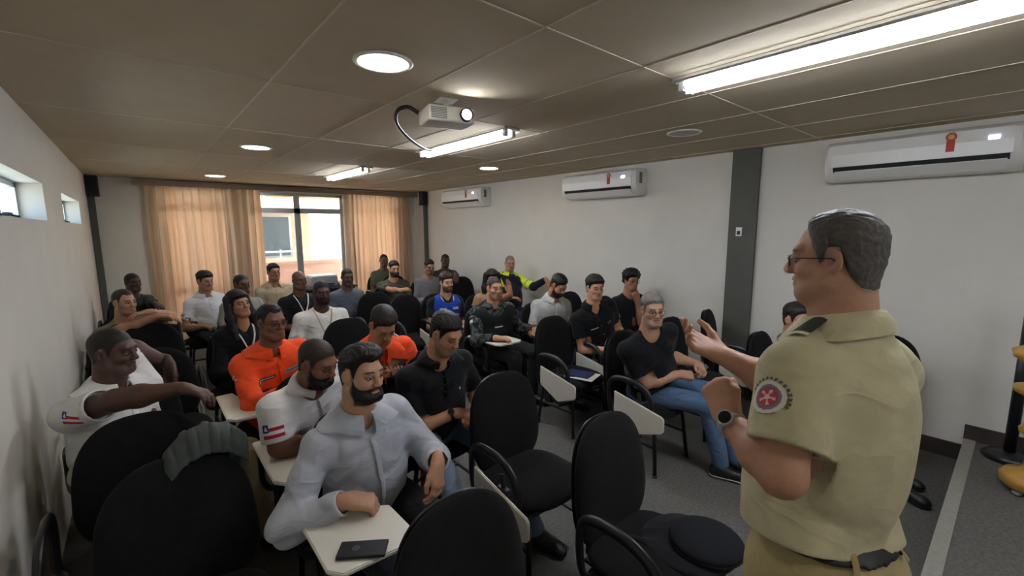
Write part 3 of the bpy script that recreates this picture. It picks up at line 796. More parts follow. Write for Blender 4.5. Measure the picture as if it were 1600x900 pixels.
def hand_field(W, d, n, side, pose='relax', s=1.0):
    """W wrist, d finger direction, n palm normal (out of the palm), side +1 right hand / -1 left"""
    f = Field(); d = nrm(d); n = nrm(V3(n) - d * (V3(n) @ d)); lat = np.cross(d, n) * side   # toward the thumb
    curl = {'relax': (.35, .5, .35), 'fist': (1.45, 1.65, 1.1), 'open': (.12, .18, .12), 'grip': (.8, .9, .6), 'flat': (.06, .08, .05), 'point': (.5, .6, .4), 'cup': (.30, .38, .25)}[pose]
    f.cone(W - d * .02, W + d * .025, .0255 * s, .027 * s, .02, flat=(n, .72))
    for i, (o, r) in enumerate(((.029, .0125), (.010, .013), (-.010, .0125), (-.028, .0115))):
        kn = W + (d * (.088 - .004 * abs(i - 1)) + lat * o) * s
        f.cone(W + d * .018 * s + lat * o * .62 * s, kn, .0145 * s, r * s, .014)
        L = (.070, .078, .072, .056)[i] * s; fd = rot(d, n, -(o * 1.9 if pose in ('open', 'cup') else o * .5) * side * 1.0); p = kn
        axis = np.cross(fd, n)
        ex = 0 if pose not in ('open', 'cup') else (.0, .05, .12, .2)[i]
        if pose == 'cup': ex = (-.1, .15, .3, .25)[i]
        ang = 0
        for j, (fr, rr) in enumerate(((.46, .0092), (.30, .0083), (.24, .0074))):
            ang += curl[j] + (ex if j == 0 else ex * .6)
            q = p + rot(fd, axis, ang) * L * fr
            f.cone(p, q, (rr + .0006) * s, rr * s * .95, .006 if j == 0 else .004)
            p = q
    b = W + (d * .022 + lat * .022) * s
    if pose == 'fist':
        t1 = b + (lat * .016 + d * .038 + n * .012) * s; t2 = t1 + (d * .018 - lat * .012 + n * .022) * s; t3 = t2 + (-lat * .024 + n * .004 + d * .004) * s
    elif pose in ('open', 'cup'):
        t1 = b + (lat * .030 + d * .028 + n * .012) * s; t2 = t1 + (lat * .020 + d * .024 + n * .002) * s; t3 = t2 + (lat * .012 + d * .023 - n * .002) * s
    else:
        t1 = b + (lat * .020 + d * .034 + n * .014) * s; t2 = t1 + (lat * .004 + d * .028 + n * .008) * s; t3 = t2 + (-lat * .004 + d * .022 + n * .004) * s
    f.cone(b - d * .005, t1, .0165 * s, .0125 * s, .014); f.cone(t1, t2, .0112 * s, .0098 * s, .005); f.cone(t2, t3, .0096 * s, .0082 * s, .004)
    return f
def finish(name, V, Q, material, parent, org, cols=None, label=None):
    # drop unused verts
    if len(Q) == 0: return None
    used = np.unique(Q); mp = np.full(len(V), -1); mp[used] = np.arange(len(used))
    return mesh_obj(name, V[used], mp[Q], material, parent, True, None if cols is None else cols[used], org, label)
def decal(fld, name, c, nd, up, w, hgt, colf, nx, ny, parent, org, off=.0025, amp=None, material=None, shape=None, label=None):
    """a patch laid onto the surface of field fld: c point in front of surface, nd outward direction"""
    nd = nrm(nd); rt = nrm(np.cross(V3(up), nd)); up = nrm(np.cross(nd, rt))
    us = np.linspace(-.5, .5, nx + 1); vs_ = np.linspace(-.5, .5, ny + 1)
    P = np.array([V3(c) + rt * w * u + up * hgt * v + nd * .12 for v in vs_ for u in us]); D = np.zeros(len(P))
    for _ in range(40):
        g = fld(P - nd * D[:, None]); D = np.minimum(D + np.clip(g, -.02, .03) * .8, .24)
    med = np.median(D); D = np.clip(D, med - .05, med + .05)
    S = P - nd * (D - off)[:, None]
    # vertices per face to have crisp colours
    verts = []; faces = []; cols = []
    W = nx + 1
    for j in range(ny):
        for i in range(nx):
            u, v = (i + .5) / nx, (j + .5) / ny; col = colf(u, v)
            if col is None: continue
            o = len(verts)
            for q in (j * W + i, j * W + i + 1, (j + 1) * W + i + 1, (j + 1) * W + i): verts.append(S[q]); cols.append(col)
            faces.append((o, o + 1, o + 2, o + 3))
    if not faces: return None
    # front layer plus a thin back layer so that the patch has thickness
    verts = np.array(verts); cols = np.array(cols)
    return mesh_obj(name, verts, np.array(faces), material or PRINT, parent, False, cols, org, label)
UP = V3(0, 0, 1)
def emit(name, fld, res, material, parent, org, post=None, label=None, lo=None, hi=None, colf=None):
    b0, b1 = fld.bounds()
    if lo is not None: b0 = np.maximum(b0, lo)
    if hi is not None: b1 = np.minimum(b1, hi)
    xs, ys, zs = axes(b0 - .01, b1 + .01, res)
    F = fld.grid(xs, ys, zs)
    if post is not None: F = post(F, (xs[:, None, None], ys[None, :, None], zs[None, None, :]))
    F = F.astype(np.float32)
    V, Q = surfnets(F, xs, ys, zs)
    return finish(name, V, Q, material, parent, org, None if colf is None else colf(V), label)
LENS = bpy.data.materials.new('lens'); LENS.use_nodes = True
_n = LENS.node_tree.nodes; _l = LENS.node_tree.links; _n.remove(_n['Principled BSDF'])
_t = _n.new('ShaderNodeBsdfTransparent'); _g = _n.new('ShaderNodeBsdfGlossy'); _g.inputs['Roughness'].default_value = .03
_m = _n.new('ShaderNodeMixShader'); _m.inputs[0].default_value = .07
_l.new(_t.outputs[0], _m.inputs[1]); _l.new(_g.outputs[0], _m.inputs[2]); _l.new(_m.outputs[0], _n['Material Output'].inputs[0])

def person(sp):
    res = sp.get('res', .010); hres = sp.get('hres', .0045); gres = sp.get('gres', .0045)
    hp = V3(sp['hpos']) if 'hpos' in sp else atz(*sp['head'])
    yaw = sp['yaw']; by = sp.get('by', -90)
    HM = frame(hp, yaw, sp.get('pitch', 4), sp.get('roll', 0)); HA = HM[:3, :3]
    hs = sp.get('hs', 1.0) * .88; sp['hs'] = hs
    stand = sp.get('stand', False)
    p0 = V3(sp['seat'][0], sp['seat'][1], sp.get('pz', .555))
    a = math.radians(by); f0 = V3(math.cos(a), math.sin(a), 0); r0 = V3(math.sin(a), -math.cos(a), 0)
    N = hp - HA[:, 2] * .095 - UP * sp.get('nd', .075) - HA[:, 1] * .02 - f0 * .02
    if 'N' in sp: N = V3(sp['N'])
    ut = nrm(N - p0); L = float(np.linalg.norm(N - p0)); q = L / .45
    sa = math.radians(sp.get('sy', by)); fs_ = V3(math.cos(sa), math.sin(sa), 0)
    ft = nrm(fs_ - ut * (fs_ @ ut)); rt = np.cross(ft, ut)
    fp = nrm(f0 - ut * (f0 @ ut)); rp = np.cross(fp, ut)
    B = np.stack([rt, ft, ut], 1); Bp = np.stack([rp, fp, ut], 1)
    tw = sp.get('tw', 1.0); belly = sp.get('belly', .3)
    root = empty('person', (p0[0], p0[1], 0), sp['label'], 'person', 'people seated in the audience' if not stand else None)
    org = V3(p0[0], p0[1], 0)
    armr = sp.get('armr', 1.0)
    shw = .158 * tw; sz = L - .072
    S = {s: p0 + ut * sz + rt * s * shw + UP * sp.get('shrug', {}).get(s, 0) + ft * sp.get('shf', {}).get(s, 0) for s in (1, -1)}
    # ---------------- arms
    knees = {}; ankles = {}; feet = {}
    for s, nm in ((1, 'R'), (-1, 'L')):
        if stand:
            knees[s] = p0 + rp * s * .10 - UP * .42 + fp * .02; ankles[s] = p0 * V3(1, 1, 0) + rp * s * .11 + UP * .09 - fp * .02; feet[s] = nrm(f0 + r0 * s * .2)
        else:
            knees[s] = V3(*(p0 + f0 * .42 + r0 * s * sp.get('spread', .14))[:2], .515)
            ankles[s] = V3(*(p0 + f0 * sp.get('footf', .42) + r0 * s * (sp.get('spread', .14) * .9))[:2], .09); feet[s] = nrm(f0 + r0 * s * .15)
        if 'knee' + nm in sp: knees[s] = V3(sp['knee' + nm])
        if 'foot' + nm in sp: ankles[s] = V3(*sp['foot' + nm], .09)
        if 'fdir' + nm in sp: feet[s] = nrm(V3(*sp['fdir' + nm], 0))
    arms = {}
    for s, nm in ((1, 'R'), (-1, 'L')):
        A = sp.get('arm' + nm, 'lap'); pole = nrm(-UP * 1.0 + rt * s * .55 - ft * .35)
        if isinstance(A, str):
            if A == 'lap': A = dict(w=p0 + ft * .27 + rt * s * .085 + UP * .075, d=ft * .6 - rt * s * .7 - UP * .1, n=-UP, pose='relax')
            elif A == 'thigh': A = dict(w=p0 + ft * .26 + rt * s * .15 + UP * .09, d=ft - rt * s * .15, n=-UP, pose='relax')
            elif A == 'clasp': A = dict(w=p0 + ft * .27 + rt * s * .075 + UP * .13, d=ft * .35 - rt * s * .9 - UP * .2, n=-ft * .5 - UP * .6, pose='grip')
            elif A == 'cross': A = dict(w=p0 + ut * (.185 if s > 0 else .15) + ft * (.20 if s > 0 else .165) - rt * s * .06, d=-rt * s + UP * .12, n=-ft, pose='relax', pole=-UP + rt * s * .9)
            elif A == 'phone': A = dict(w=p0 + ft * .28 + rt * s * .075 + UP * .20, d=ft * .5 - rt * s * .55 + UP * .25, n=UP * .6 - rt * s * .5, pose='grip')
            elif A == 'chin': A = dict(w=hp + HA @ V3(s * .045, .075, -.215), d=UP * .9 - rt * s * .35, n=-HA[:, 1], pose='grip', pole=-UP + rt * s * .3)
            elif A == 'side': A = dict(w=S[s] - UP * .45 + rt * s * .06, d=-UP, n=-rt * s, pose='relax')
        W0 = V3(A['w']); l1, l2 = sp.get('l1', .285), sp.get('l2', .25)
        if 'e' in A: E_ = V3(A['e']); W = W0
        else: E_, W = ik(S[s], W0, l1, l2, A.get('pole', pole))
        arms[s] = (E_, W, hand_field(W, A['d'], A['n'], s, A.get('pose', 'relax'), sp.get('hands', 1.0)), A)
    # ---------------- body field (skin)
    def torso(f, i, deep=0.0):
        f.ell(p0 + ut * .02, V3(.160 * tw + i, .118 + i + .02 * belly, .125 + i), Bp, .05)
        f.ell(p0 + ut * .15 * q + ft * (.01 + .035 * belly), V3(.150 * tw + i + .03 * belly, .105 + i + .055 * belly, .16 * q + i), B, .06)
        f.ell(p0 + ut * .28 * q - ft * .005, V3(.158 * tw + i, .112 + i, .165 * q + i), B, .06)
        for s in (1, -1):
            f.cone(p0 + ut * (sz - .03) + rt * s * .05, S[s], .072 + i, .050 + i, .05)
            f.cone(N + UP * .005, p0 + ut * (sz + .012) + rt * s * shw * .72, .046 + i * .6, .042 + i * .6, .045)
            f.ell(p0 + ut * .325 * q + rt * s * .065 * tw + ft * .048, V3(.07 + i, .046 + i, .065 + i), B, .07)
    body = Field(); torso(body, -.014)
    nb = HM[:3, 3] + HA @ (V3(0, -.028, -.045) * hs)
    nr = sp.get('neck', .057)
    body.cone(N - ut * .02, nb, nr * 1.08, nr, .03)
    body.cone(N - ut * .01 + ft * .02, HM[:3, 3] + HA @ (V3(0, .01, -.075) * hs), nr * .9, nr * .72, .03)
    HF = head_field(HM, dict(sp)); body.extend(HF)
    hboxes = []
    for s in (1, -1):
        E_, W, hf, A = arms[s]
        mid = E_ + (W - E_) * .35
        body.cone(S[s], S[s] + (E_ - S[s]) * .45, .043 * armr, .045 * armr, .03); body.cone(S[s] + (E_ - S[s]) * .45, E_, .045 * armr, .039 * armr, .02)
        body.cone(E_, mid, .040 * armr, .0415 * armr, .02); body.cone(mid, W, .0415 * armr, .0265, .02)
        body.extend(hf); hboxes.append(hf.bounds())
    for s in (1, -1):
        hj = p0 + rp * s * .09
        body.cone(hj, knees[s], .072, .05, .03); body.cone(knees[s], ankles[s], .046, .034, .02)
        body.cone(ankles[s] - UP * .045, ankles[s] - UP * .05 + feet[s] * .13, .03, .026, .02)
    a0, a1 = hboxes
    if np.all(a0[0] < a1[1]) and np.all(a1[0] < a0[1]): hboxes = [(np.minimum(a0[0], a1[0]), np.maximum(a0[1], a1[1]))]
    Hinv = np.linalg.inv(HM)
    hlo, hhi = V3(-.108, -.132, -.155) * hs, V3(.108, .14, .142) * hs
    Vs, Qs, Cs = [], [], []
    sk = skin_rgb(sp['skin']); handcol = sk * V3(1.0, .96, .95)
    hfall = Field().extend(arms[1][2]).extend(arms[-1][2])
    def colors(V):
        P = (V - HM[:3, 3]) @ HA / hs
        C = np.tile(handcol, (len(V), 1))
        ins = np.all((P > -.16) & (P < .16), 1)
        if ins.any():
            Ci = head_colors(P[ins], sp)
            hd = hfall.at(V[ins]); hh = HF.at(V[ins])
            onhand = (hd < hh) & (hd < .004)
            Ci[onhand] = handcol
            zf = np.clip((P[ins][:, 2] + .15) / .03, 0, 1)[:, None]
            C[ins] = Ci
        return C
    # coarse body
    b0, b1 = body.bounds(); xs, ys, zs = axes(b0, b1, res)
    F = body.grid(xs, ys, zs); V, Q = surfnets(F, xs, ys, zs)
    cen = V[Q].mean(1); Pc = (cen - HM[:3, 3]) @ HA
    drop = np.all((Pc > hlo + res * 1.2) & (Pc < hhi - res * 1.2), 1)
    for l, u in hboxes: drop |= np.all((cen > l + res * 1.2) & (cen < u - res * 1.2), 1)
    Vs.append(V); Qs.append(Q[~drop]); Cs.append(colors(V))
    # fine head, in the head frame
    xs, ys, zs = axes(hlo, hhi, hres)
    Fh = body.grid(xs, ys, zs, Hinv)
    V, Q = surfnets(Fh, xs, ys, zs); V = V @ HA.T + HM[:3, 3]
    Vs.append(V); Qs.append(Q); Cs.append(colors(V))
    for l, u in hboxes:
        x2, y2, z2 = axes(l, u, gres); Fg = body.grid(x2, y2, z2); V, Q = surfnets(Fg, x2, y2, z2)
        if len(Q):
            cen = V[Q].mean(1); Pc = (cen - HM[:3, 3]) @ HA
            Q = Q[~np.all((Pc > hlo + hres) & (Pc < hhi - hres), 1)]
        Vs.append(V); Qs.append(Q); Cs.append(colors(V))
    off = 0
    for i, V in enumerate(Vs): Qs[i] = Qs[i] + off; off += len(V)
    finish('body', np.concatenate(Vs), np.concatenate(Qs), SKIN, root, org, np.concatenate(Cs))
    # ---------------- hair, beard
    hair = sp.get('hair', 'short'); hm = hairmat(sp.get('hc', '1a1512'))
    X, Y, Z = xs[:, None, None] / hs, ys[None, :, None] / hs, zs[None, None, :] / hs
    if hair != 'none':
        hx, hy, hz = axes(V3(-.15, -.19, -.36 if hair == 'long' else -.12) * hs, V3(.15, .15, .20) * hs, max(hres, .0035))
        skf = Field().ell((0, -.018 * hs, .036 * hs), V3(.0745, .095, .084) * hs, None, .02).ell((0, .022 * hs, -.028 * hs), V3(.0595, .064, .086) * hs, None, .03).cone((-.032 * hs, .072 * hs, .024 * hs), (.032 * hs, .072 * hs, .024 * hs), .0165 * hs, None, .016)
        skf.cone((0, -.027, -.03), (0, -.030, -.085), nr * .97, nr * 1.0, .03)
        Fk = skf.grid(hx, hy, hz, None, .09)
        hX, hY, hZ = hx[:, None, None] / hs, hy[None, :, None] / hs, hz[None, None, :] / hs
        top = sst(.03, .085, hZ)
        sd = sp.get('seed', 1.0)
        t = {'buzz': .0025, 'receding': .006 + .004 * top, 'officer': .011 + .004 * top - .006 * sst(-.02, -.07, hZ), 'short': .007 + .010 * top, 'quiff': .006 + .022 * top * sst(-.06, .06, hY) + .006 * top,
             'side': .010 + .016 * top, 'fringe': .013 + .016 * top, 'curly': .030 + .014 * top, 'long': .018 + .006 * top}[hair]
        am = {'buzz': .0, 'receding': .0012, 'officer': .0018, 'short': .0018, 'quiff': .0025, 'side': .003, 'fringe': .004, 'curly': .010, 'long': .0012}[hair]
        if hair == 'curly':
            nz = am * np.sin(95 * hX + sd) * np.sin(90 * hY) * np.sin(92 * hZ + sd)
        else:
            nz = am * np.sin(260 * hX + 40 * hY + 6 * np.sin(50 * hZ)) * np.cos(60 * hY + 9 * np.sin(40 * hX) + sd)
        g = hair_region((hX, hY, hZ), sp) * np.ones_like(Fk)
        g = g + .003 * np.sin(150 * hX + 3 * sd) * np.cos(170 * hZ + 60 * hY)
        tp = sst(.002, -.030, g)
        Fr = smax(Fk - t * hs * (.12 + .88 * tp) - nz * tp, g, .004)
        if hair == 'long':
            dr = Field()
            for e in (-1, 1):
                dr.cone((e * .072, -.02, .05), (e * .088, -.005, -.10), .030, .032, .03).cone((e * .088, -.005, -.10), (e * .095, .03, -.27), .033, .022, .03)
            dr.cone((0, -.09, .03), (0, -.09, -.24), .06, .05, .04, flat=((0, 1, 0), .7))
            Fr = np.minimum(Fr, dr.grid(hx, hy, hz, None, .05) - nz * 1.5)
            Fr = smax(Fr, -(Fk - .002), .004) if False else Fr
        V, Q = surfnets(Fr.astype(np.float32), hx, hy, hz)
        finish('hair', V @ HA.T + HM[:3, 3], Q, hm, root, org)
    bd = sp.get('beard', 'none')
    if bd in ('full', 'mustache', 'goatee', 'short'):
        tk = {'full': .010, 'mustache': .005, 'goatee': .006, 'short': .0045}[bd] * sp.get('bt', 1.0)
        g = beard_region((X, Y, Z), 'full' if bd == 'short' else bd) * np.ones_like(Fh)
        hfh = HF.grid(xs, ys, zs, Hinv)
        g = g + .002 * np.sin(160 * X + 90 * Y) * np.sin(190 * Z)
        tp = sst(.0, -.022, g)
        Fr = smax(hfh - (tk * (.15 + .85 * tp)) * hs - .0012 * np.sin(300 * X) * np.sin(280 * Z) * tp, g, .004)
        V, Q = surfnets(Fr.astype(np.float32), xs, ys, zs)
        finish('beard', V @ HA.T + HM[:3, 3], Q, hairmat(sp.get('bc', sp.get('hc', '1a1512'))), root, org)
    # ---------------- glasses
    if sp.get('glasses'):
        g = MB(); lens = MB(); to = lambda p: HM[:3, 3] + HA @ (V3(p) * hs)
        for e in (-1, 1):
            ring = []
            for t in np.linspace(0, 2 * math.pi, 28, endpoint=False):
                c, s2 = math.cos(t), math.sin(t)
                ring.append((e * .0345 + .025 * math.copysign(abs(c) ** .7, c), .101 - .010 * (abs(e * .0345 + .025 * c) / .06) ** 2, -.004 + .0165 * math.copysign(abs(s2) ** .7, s2)))
            g.tube([to(p) for p in ring + ring[:2]], .0016, 6)
            lens.add([to(p) for p in ring], [tuple(range(28))])
            g.tube([to((e * .059, .093, .004)), to((e * .074, .06, .006)), to((e * .081, -.005, .004)), to((e * .080, -.02, -.008))], .0016, 6)
        g.tube([to((-.0095, .102, .001)), to((0, .105, .003)), to((.0095, .102, .001))], .0016, 6)
        go = g.build('glasses', mat('frame_' + sp['glasses'], sp['glasses'], rough=.3, spec=.5), root, True, org)
        lens.build('lens', LENS, go, True, org)
    # ---------------- shirt
    tcol = sp.get('topmat') or cloth(sp['top']); sl = sp.get('sleeve', 'short'); loose = sp.get('loose', .0)
    sh = Field(); i0 = .006 + loose; torso(sh, i0)
    cuts = []
    for s in (1, -1):
        E_, W, hf, A = arms[s]; ud = nrm(E_ - S[s]); ul = np.linalg.norm(E_ - S[s])
        if sl == 'short':
            fr = sp.get('slen', .70)
            sh.cone(S[s], S[s] + ud * ul * fr, .053 * max(1, armr) + .003 + loose, .053 * armr + .006 + loose, .035)
            end = S[s] + ud * ul * fr; cuts.append((end, ud, ul))
        elif sl == 'long':
            sh.cone(S[s], E_, .053 + loose, .052 * armr + loose, .035); sh.cone(E_, E_ + (W - E_) * sp.get('cuff', .93), .053 * armr + loose, .040 + loose * .6, .025)
            end = E_ + (W - E_) * sp.get('cuff', .93); cuts.append((end, nrm(W - E_), .25))
    # neck opening
    na = nrm(nb - N)
    if sp.get('collar') != 'turtle':
        sh.cone(N + na * .012 + ft * .012, N + na * .12 + ft * .012, nr + .010, nr + .014, .012, op='s')
    if sp.get('vneck'):
        vd = sp['vneck']; sh.cone(N + ft * .07 - ut * .0, N + ft * .115 - ut * vd, .036, .010, .010, op='s')
    hem = sp.get('hem', -.10)
    amp = sp.get('fold', .0036) * 1.3; sd = sp.get('seed', 1.0)
    fz = [S[1], S[-1]]
    def post(F, P):
        x, y, z = P
        w = ((x - p0[0]) * ut[0] + (y - p0[1]) * ut[1] + (z - p0[2]) * ut[2])
        lowness = .6 + .9 * sst(.28, .05, w)
        near = np.abs(F) < .05
        fo = folds(P, amp, sp.get('ff', 1.3), sd)
        # drag folds running from the armpits, and gathers at bent elbows
        F = F + np.where(near, fo * lowness, 0)
        F = smax(F, hem - w, .006)
        for end, dd, ul in cuts:
            t = (x - end[0]) * dd[0] + (y - end[1]) * dd[1] + (z - end[2]) * dd[2]
            r2 = np.sqrt(np.maximum((x - end[0]) ** 2 + (y - end[1]) ** 2 + (z - end[2]) ** 2 - t * t, 0))
            F = np.where((t > -.02) & (t < .12) & (r2 < .10), smax(F, t, .004), F)
            hole = np.maximum(r2 - (.052 * armr if sl == 'short' else .036), np.abs(t) - .03)
            F = np.where(r2 < .10, smax(F, -hole, .003), F)
        return F
    b0, b1 = sh.bounds()
    emit('shirt', sh, res * .8, tcol, root, org, post)
    def shf(P):
        P = np.asarray(P, float); w = (P - p0) @ ut
        return sh.at(P) + folds(P.T, amp, sp.get('ff', 1.3), sd) * (.6 + .9 * sst(.28, .05, w))
    info = dict(root=root, org=org, p0=p0, ut=ut, ft=ft, rt=rt, N=N, L=L, q=q, S=S, arms=arms, sh=sh, shf=shf, hp=hp, HM=HM, HA=HA, na=na, nr=nr, torso=torso, B=B, res=res, knees=knees, f0=f0, r0=r0)
    # ---------------- collar
    cl = sp.get('collar', 'crew')
    if cl in ('polo', 'shirt', 'open'):
        gap = math.radians({'polo': 22, 'shirt': 14, 'open': 34}[cl]); drop = {'polo': .034, 'shirt': .052, 'open': .046}[cl]
        rows = []; nseg = 40
        for t in np.linspace(gap, 2 * math.pi - gap, nseg):
            dr = ft * math.cos(t) + rt * math.sin(t); dr = nrm(dr - na * (dr @ na) * .8)
            c = N + na * .010 + ft * .012
            fr = (1 + math.cos(t)) / 2; hgt = .038 - .022 * fr
            rr = nr + .010
            pt = c + dr * rr + na * hgt
            point = drop * (1 + .45 * max(0, math.cos(t)) ** 4)
            P1 = c + dr * (rr - .004) - na * .02
            base = c + na * (hgt - point)
            dd = .16
            for _ in range(30):
                g = float(shf([base + dr * dd])[0]); dd = max(rr, dd - max(g - .011, 0) * .8)
            P4 = base + dr * dd; P3 = pt + dr * .014 - na * .002
            mid = (P3 + P4) / 2 + dr * .006
            rows.append([P1, pt - dr * .003, pt + na * .002 + dr * .003, P3, mid, P4, P4 - na * .001 - dr * .004, mid - dr * .006, P3 - na * .006 - dr * .003])
        k = len(rows[0]); vs = [v for r_ in rows for v in r_]
        fs = [(i * k + j, i * k + (j + 1) % k, (i + 1) * k + (j + 1) % k, (i + 1) * k + j) for i in range(nseg - 1) for j in range(k)]
        fs += [tuple(range(k)), tuple((nseg - 1) * k + j for j in range(k - 1, -1, -1))]
        b = MB(); b.add(vs, fs); b.build('collar', sp.get('collarmat') or cloth(sp.get('collarcol', sp['top'])), root, False, org, auto=True)
        # placket and buttons
        if sp.get('placket', True):
            ln = .17 if cl == 'polo' else .40
            b = MB(); pts = []
            for t in np.linspace(.03 if not sp.get('vneck') else sp['vneck'] + .01, ln, 14):
                P = N - ut * t + ft * .24; D = 0
                for _ in range(40): D += float(shf([P - ft * D])[0]) * .8
                pts.append(P - ft * (D - .002))
            b.tube(pts, .0032, 8, flat=(4.2, .7)); b.build('placket', tcol, root, True, org)
            bt = MB()
            for j in range(2, len(pts), 4): bt.tube([pts[j] + ft * .001, pts[j] + ft * .0045], .0048, 10)
            bt.build('buttons', mat('button', sp.get('btn', 'cfcdc6'), rough=.4), root, False, org)
            sp_b = root.children[-1]
    # ---------------- trousers and shoes
    tr = Field(); tr.ell(p0 + ut * .0, V3(.168 * tw, .126 + .02 * belly, .13), Bp, .05)
    if stand: tr.ell(p0 - UP * .06, V3(.172 * tw, .135 + .02 * belly, .13), Bp, .05)
    for s in (1, -1):
        tr.cone(p0 + rp * s * .09 - (UP * .02 if stand else 0), knees[s], .088, .066, .04); tr.cone(knees[s], ankles[s] + UP * .02, .063, .052, .03)
        tr.ell(p0 - f0 * .05 + rp * s * .07 - UP * .02, V3(.09, .09, .085), None, .04)
    wl_ = sp.get('waist', .075)
    def postt(F, P):
        x, y, z = P
        w = ((x - p0[0]) * ut[0] + (y - p0[1]) * ut[1] + (z - p0[2]) * ut[2])
        F = F + np.where(np.abs(F) < .05, folds(P, .003, 1.0, sd + 2), 0)
        return smax(smax(F, z - p0[2] - wl_, .004), .05 - z, .004)
    emit('trousers', tr, res, cloth(sp.get('pants', '1d1e22')), root, org, postt)
    info['tr'] = tr
    scol = sp.get('shoes', '141416')
    for s in (1, -1):
        f = Field(); an = ankles[s]; d = feet[s]
        f.cone(an - UP * .045 - d * .035, an - UP * .048 + d * .13, .040, .036, .02); f.cone(an - d * .012, an - UP * .03 + d * .04, .043, .036, .03); f.ell(an - UP * .055 + d * .15, V3(.04, .04, .03), None, .02)
        shoe = emit('shoe', f, max(res * .7, .005), mat('leather_' + scol, scol, rough=.45, noise=.1, spec=.45), root, org, lambda F, P: smax(F, .016 - P[2] + an[2] - .09, .003))
        so = emit('sole', f, max(res * .7, .005), mat('sole_' + sp.get('sole', '202020'), sp.get('sole', '202020'), rough=.7), shoe, org, lambda F, P: smax(smax(F - .004, P[2] - an[2] + .09 - .024, .002), .002 - P[2] + an[2] - .09, .002))
    return info

def on_arm(I, s, t, name, r, w, col, label=None):
    """band round the forearm at fraction t, with a watch face"""
    E_, W, hf, A = I['arms'][s]; c = E_ + (W - E_) * t; ax = nrm(W - E_)
    u = nrm(np.cross(ax, UP)); v = np.cross(u, ax)
    b = MB(); ring = [c + (u * math.cos(a) + v * math.sin(a) * .92) * r for a in np.linspace(0, 2 * math.pi, 25)]
    vs = []; fs = []
    for p in ring[:-1]:
        o = nrm(p - c)
        vs += [p - ax * w / 2, p + ax * w / 2, p + ax * w / 2 + o * .003, p - ax * w / 2 + o * .003]
    n = len(ring) - 1
    for i in range(n):
        for j in range(4): fs.append((i * 4 + j, i * 4 + (j + 1) % 4, ((i + 1) % n) * 4 + (j + 1) % 4, ((i + 1) % n) * 4 + j))
    b.add(vs, fs)
    o = b.build(name, mat('band_' + col, col, rough=.45, spec=.5), I['root'], True, I['org'], label)
    return c, ax, u, v, o
def watch(I, s, t=.90, col='17171a', r=.033, out=None, label=None):
    c, ax, u, v, o = on_arm(I, s, t, 'wristwatch', r, .018, col, label)
    out = nrm(V3(out) if out is not None else v); out = nrm(out - ax * (out @ ax))
    b = MB(); b.tube([c + out * (r - .003), c + out * (r + .008)], .019, 18); b.build('watch_case', mat('band_' + col, col), o, False, I['org'], None, auto=True)
    b = MB(); b.tube([c + out * (r + .0078), c + out * (r + .0088)], .0155, 18); b.build('watch_face', mat('watch_glass', '0c0d10', rough=.1, spec=.6), o, False, I['org'])
def patch(I, c, nd, w, h, colf, nx, ny, name, up=None, fld=None, off=.0035, label=None):
    return decal(fld or I['shf'], name, c, nd, I['ut'] if up is None else up, w, h, colf, nx, ny, I['root'], I['org'], off, label=label)
def sl_pt(I, s, t, side=1.0, fwd=0.0):
    """point on the outside of the upper arm and its outward normal"""
    E_, W, hf, A = I['arms'][s]; S = I['S'][s]; ax = nrm(E_ - S)
    o = nrm(I['rt'] * s * side + I['ft'] * fwd); o = nrm(o - ax * (o @ ax)); return S + (E_ - S) * t, o, -ax
def chest(I, x, down):
    """point on the chest: x to own right, down below the neck base"""
    return I['N'] - I['ut'] * down + I['rt'] * x
C_ = lambda h: srgb(h)
def bahia(u, v):
    if u < .30 and v > .46:
        tri = abs(u - .15) < .09 * (1 - (v - .55) / .4) and .55 < v < .9
        return C_('e8e6e2') if tri else C_('2c3f86')
    return C_('e8e4e0') if .25 < v < .5 or v > .75 else C_('a32a35')
def lanyard(I, col, badge=None, depth=.26):
    b = MB(); shf = I['shf']
    for s in (1, -1):
        pts = []
        for t in np.linspace(0, 1, 14):
            base = I['N'] + I['rt'] * s * (I['nr'] + .022) * (1 - t) ** .9 - I['ut'] * (depth * t - .01)
            P = base + I['ft'] * .24; D = 0
            for _ in range(40): D += float(shf([P - I['ft'] * D])[0]) * .8
            pts.append(P - I['ft'] * (min(D, .26) - .005))
        b.tube(pts, .0022, 8, flat=(3.2, .7))
    o = b.build('lanyard', cloth(col), I['root'], True, I['org'])
    if badge:
        c = pts[-1] - I['ut'] * .045 + I['ft'] * .006
        b = MB(); M = Matrix((tuple(I['rt']) + (0,), tuple(I['ft']) + (0,), tuple(I['ut']) + (0,), (0, 0, 0, 1))).transposed()
        b.box(c, (.055, .004, .08), bevel=.001, M=M); b.build('badge', mat('badge_' + badge, badge, rough=.3), o, False, I['org'])
    return o
def vest(I, name, material, lo, hi, infl=.012, arm=.085, neck=.085, res=None, post2=None):
    f = Field(); I['torso'](f, .006 + infl)
    p0, ut, rt, ft, S, N = I['p0'], I['ut'], I['rt'], I['ft'], I['S'], I['N']
    for s in (1, -1):
        f.cone(S[s] + rt * s * .055 + ut * .05, S[s] + rt * s * .055 - ut * .10, arm, arm * .9, .012, op='s')
    f.cone(N - ut * .0 + ft * .05, N + ut * .2 + ft * .03, neck, neck * 1.1, .012, op='s')
    def post(F, P):
        x, y, z = P; w = ((x - p0[0]) * ut[0] + (y - p0[1]) * ut[1] + (z - p0[2]) * ut[2])
        F = F + np.where(np.abs(F) < .05, folds(P, .002, 1.0, 4.0), 0)
        F = smax(smax(F, lo - w, .006), w - hi, .006)
        if post2: F = post2(F, P)
        return F
    return emit(name, f, res or I['res'] * .8, material, I['root'], I['org'], post)
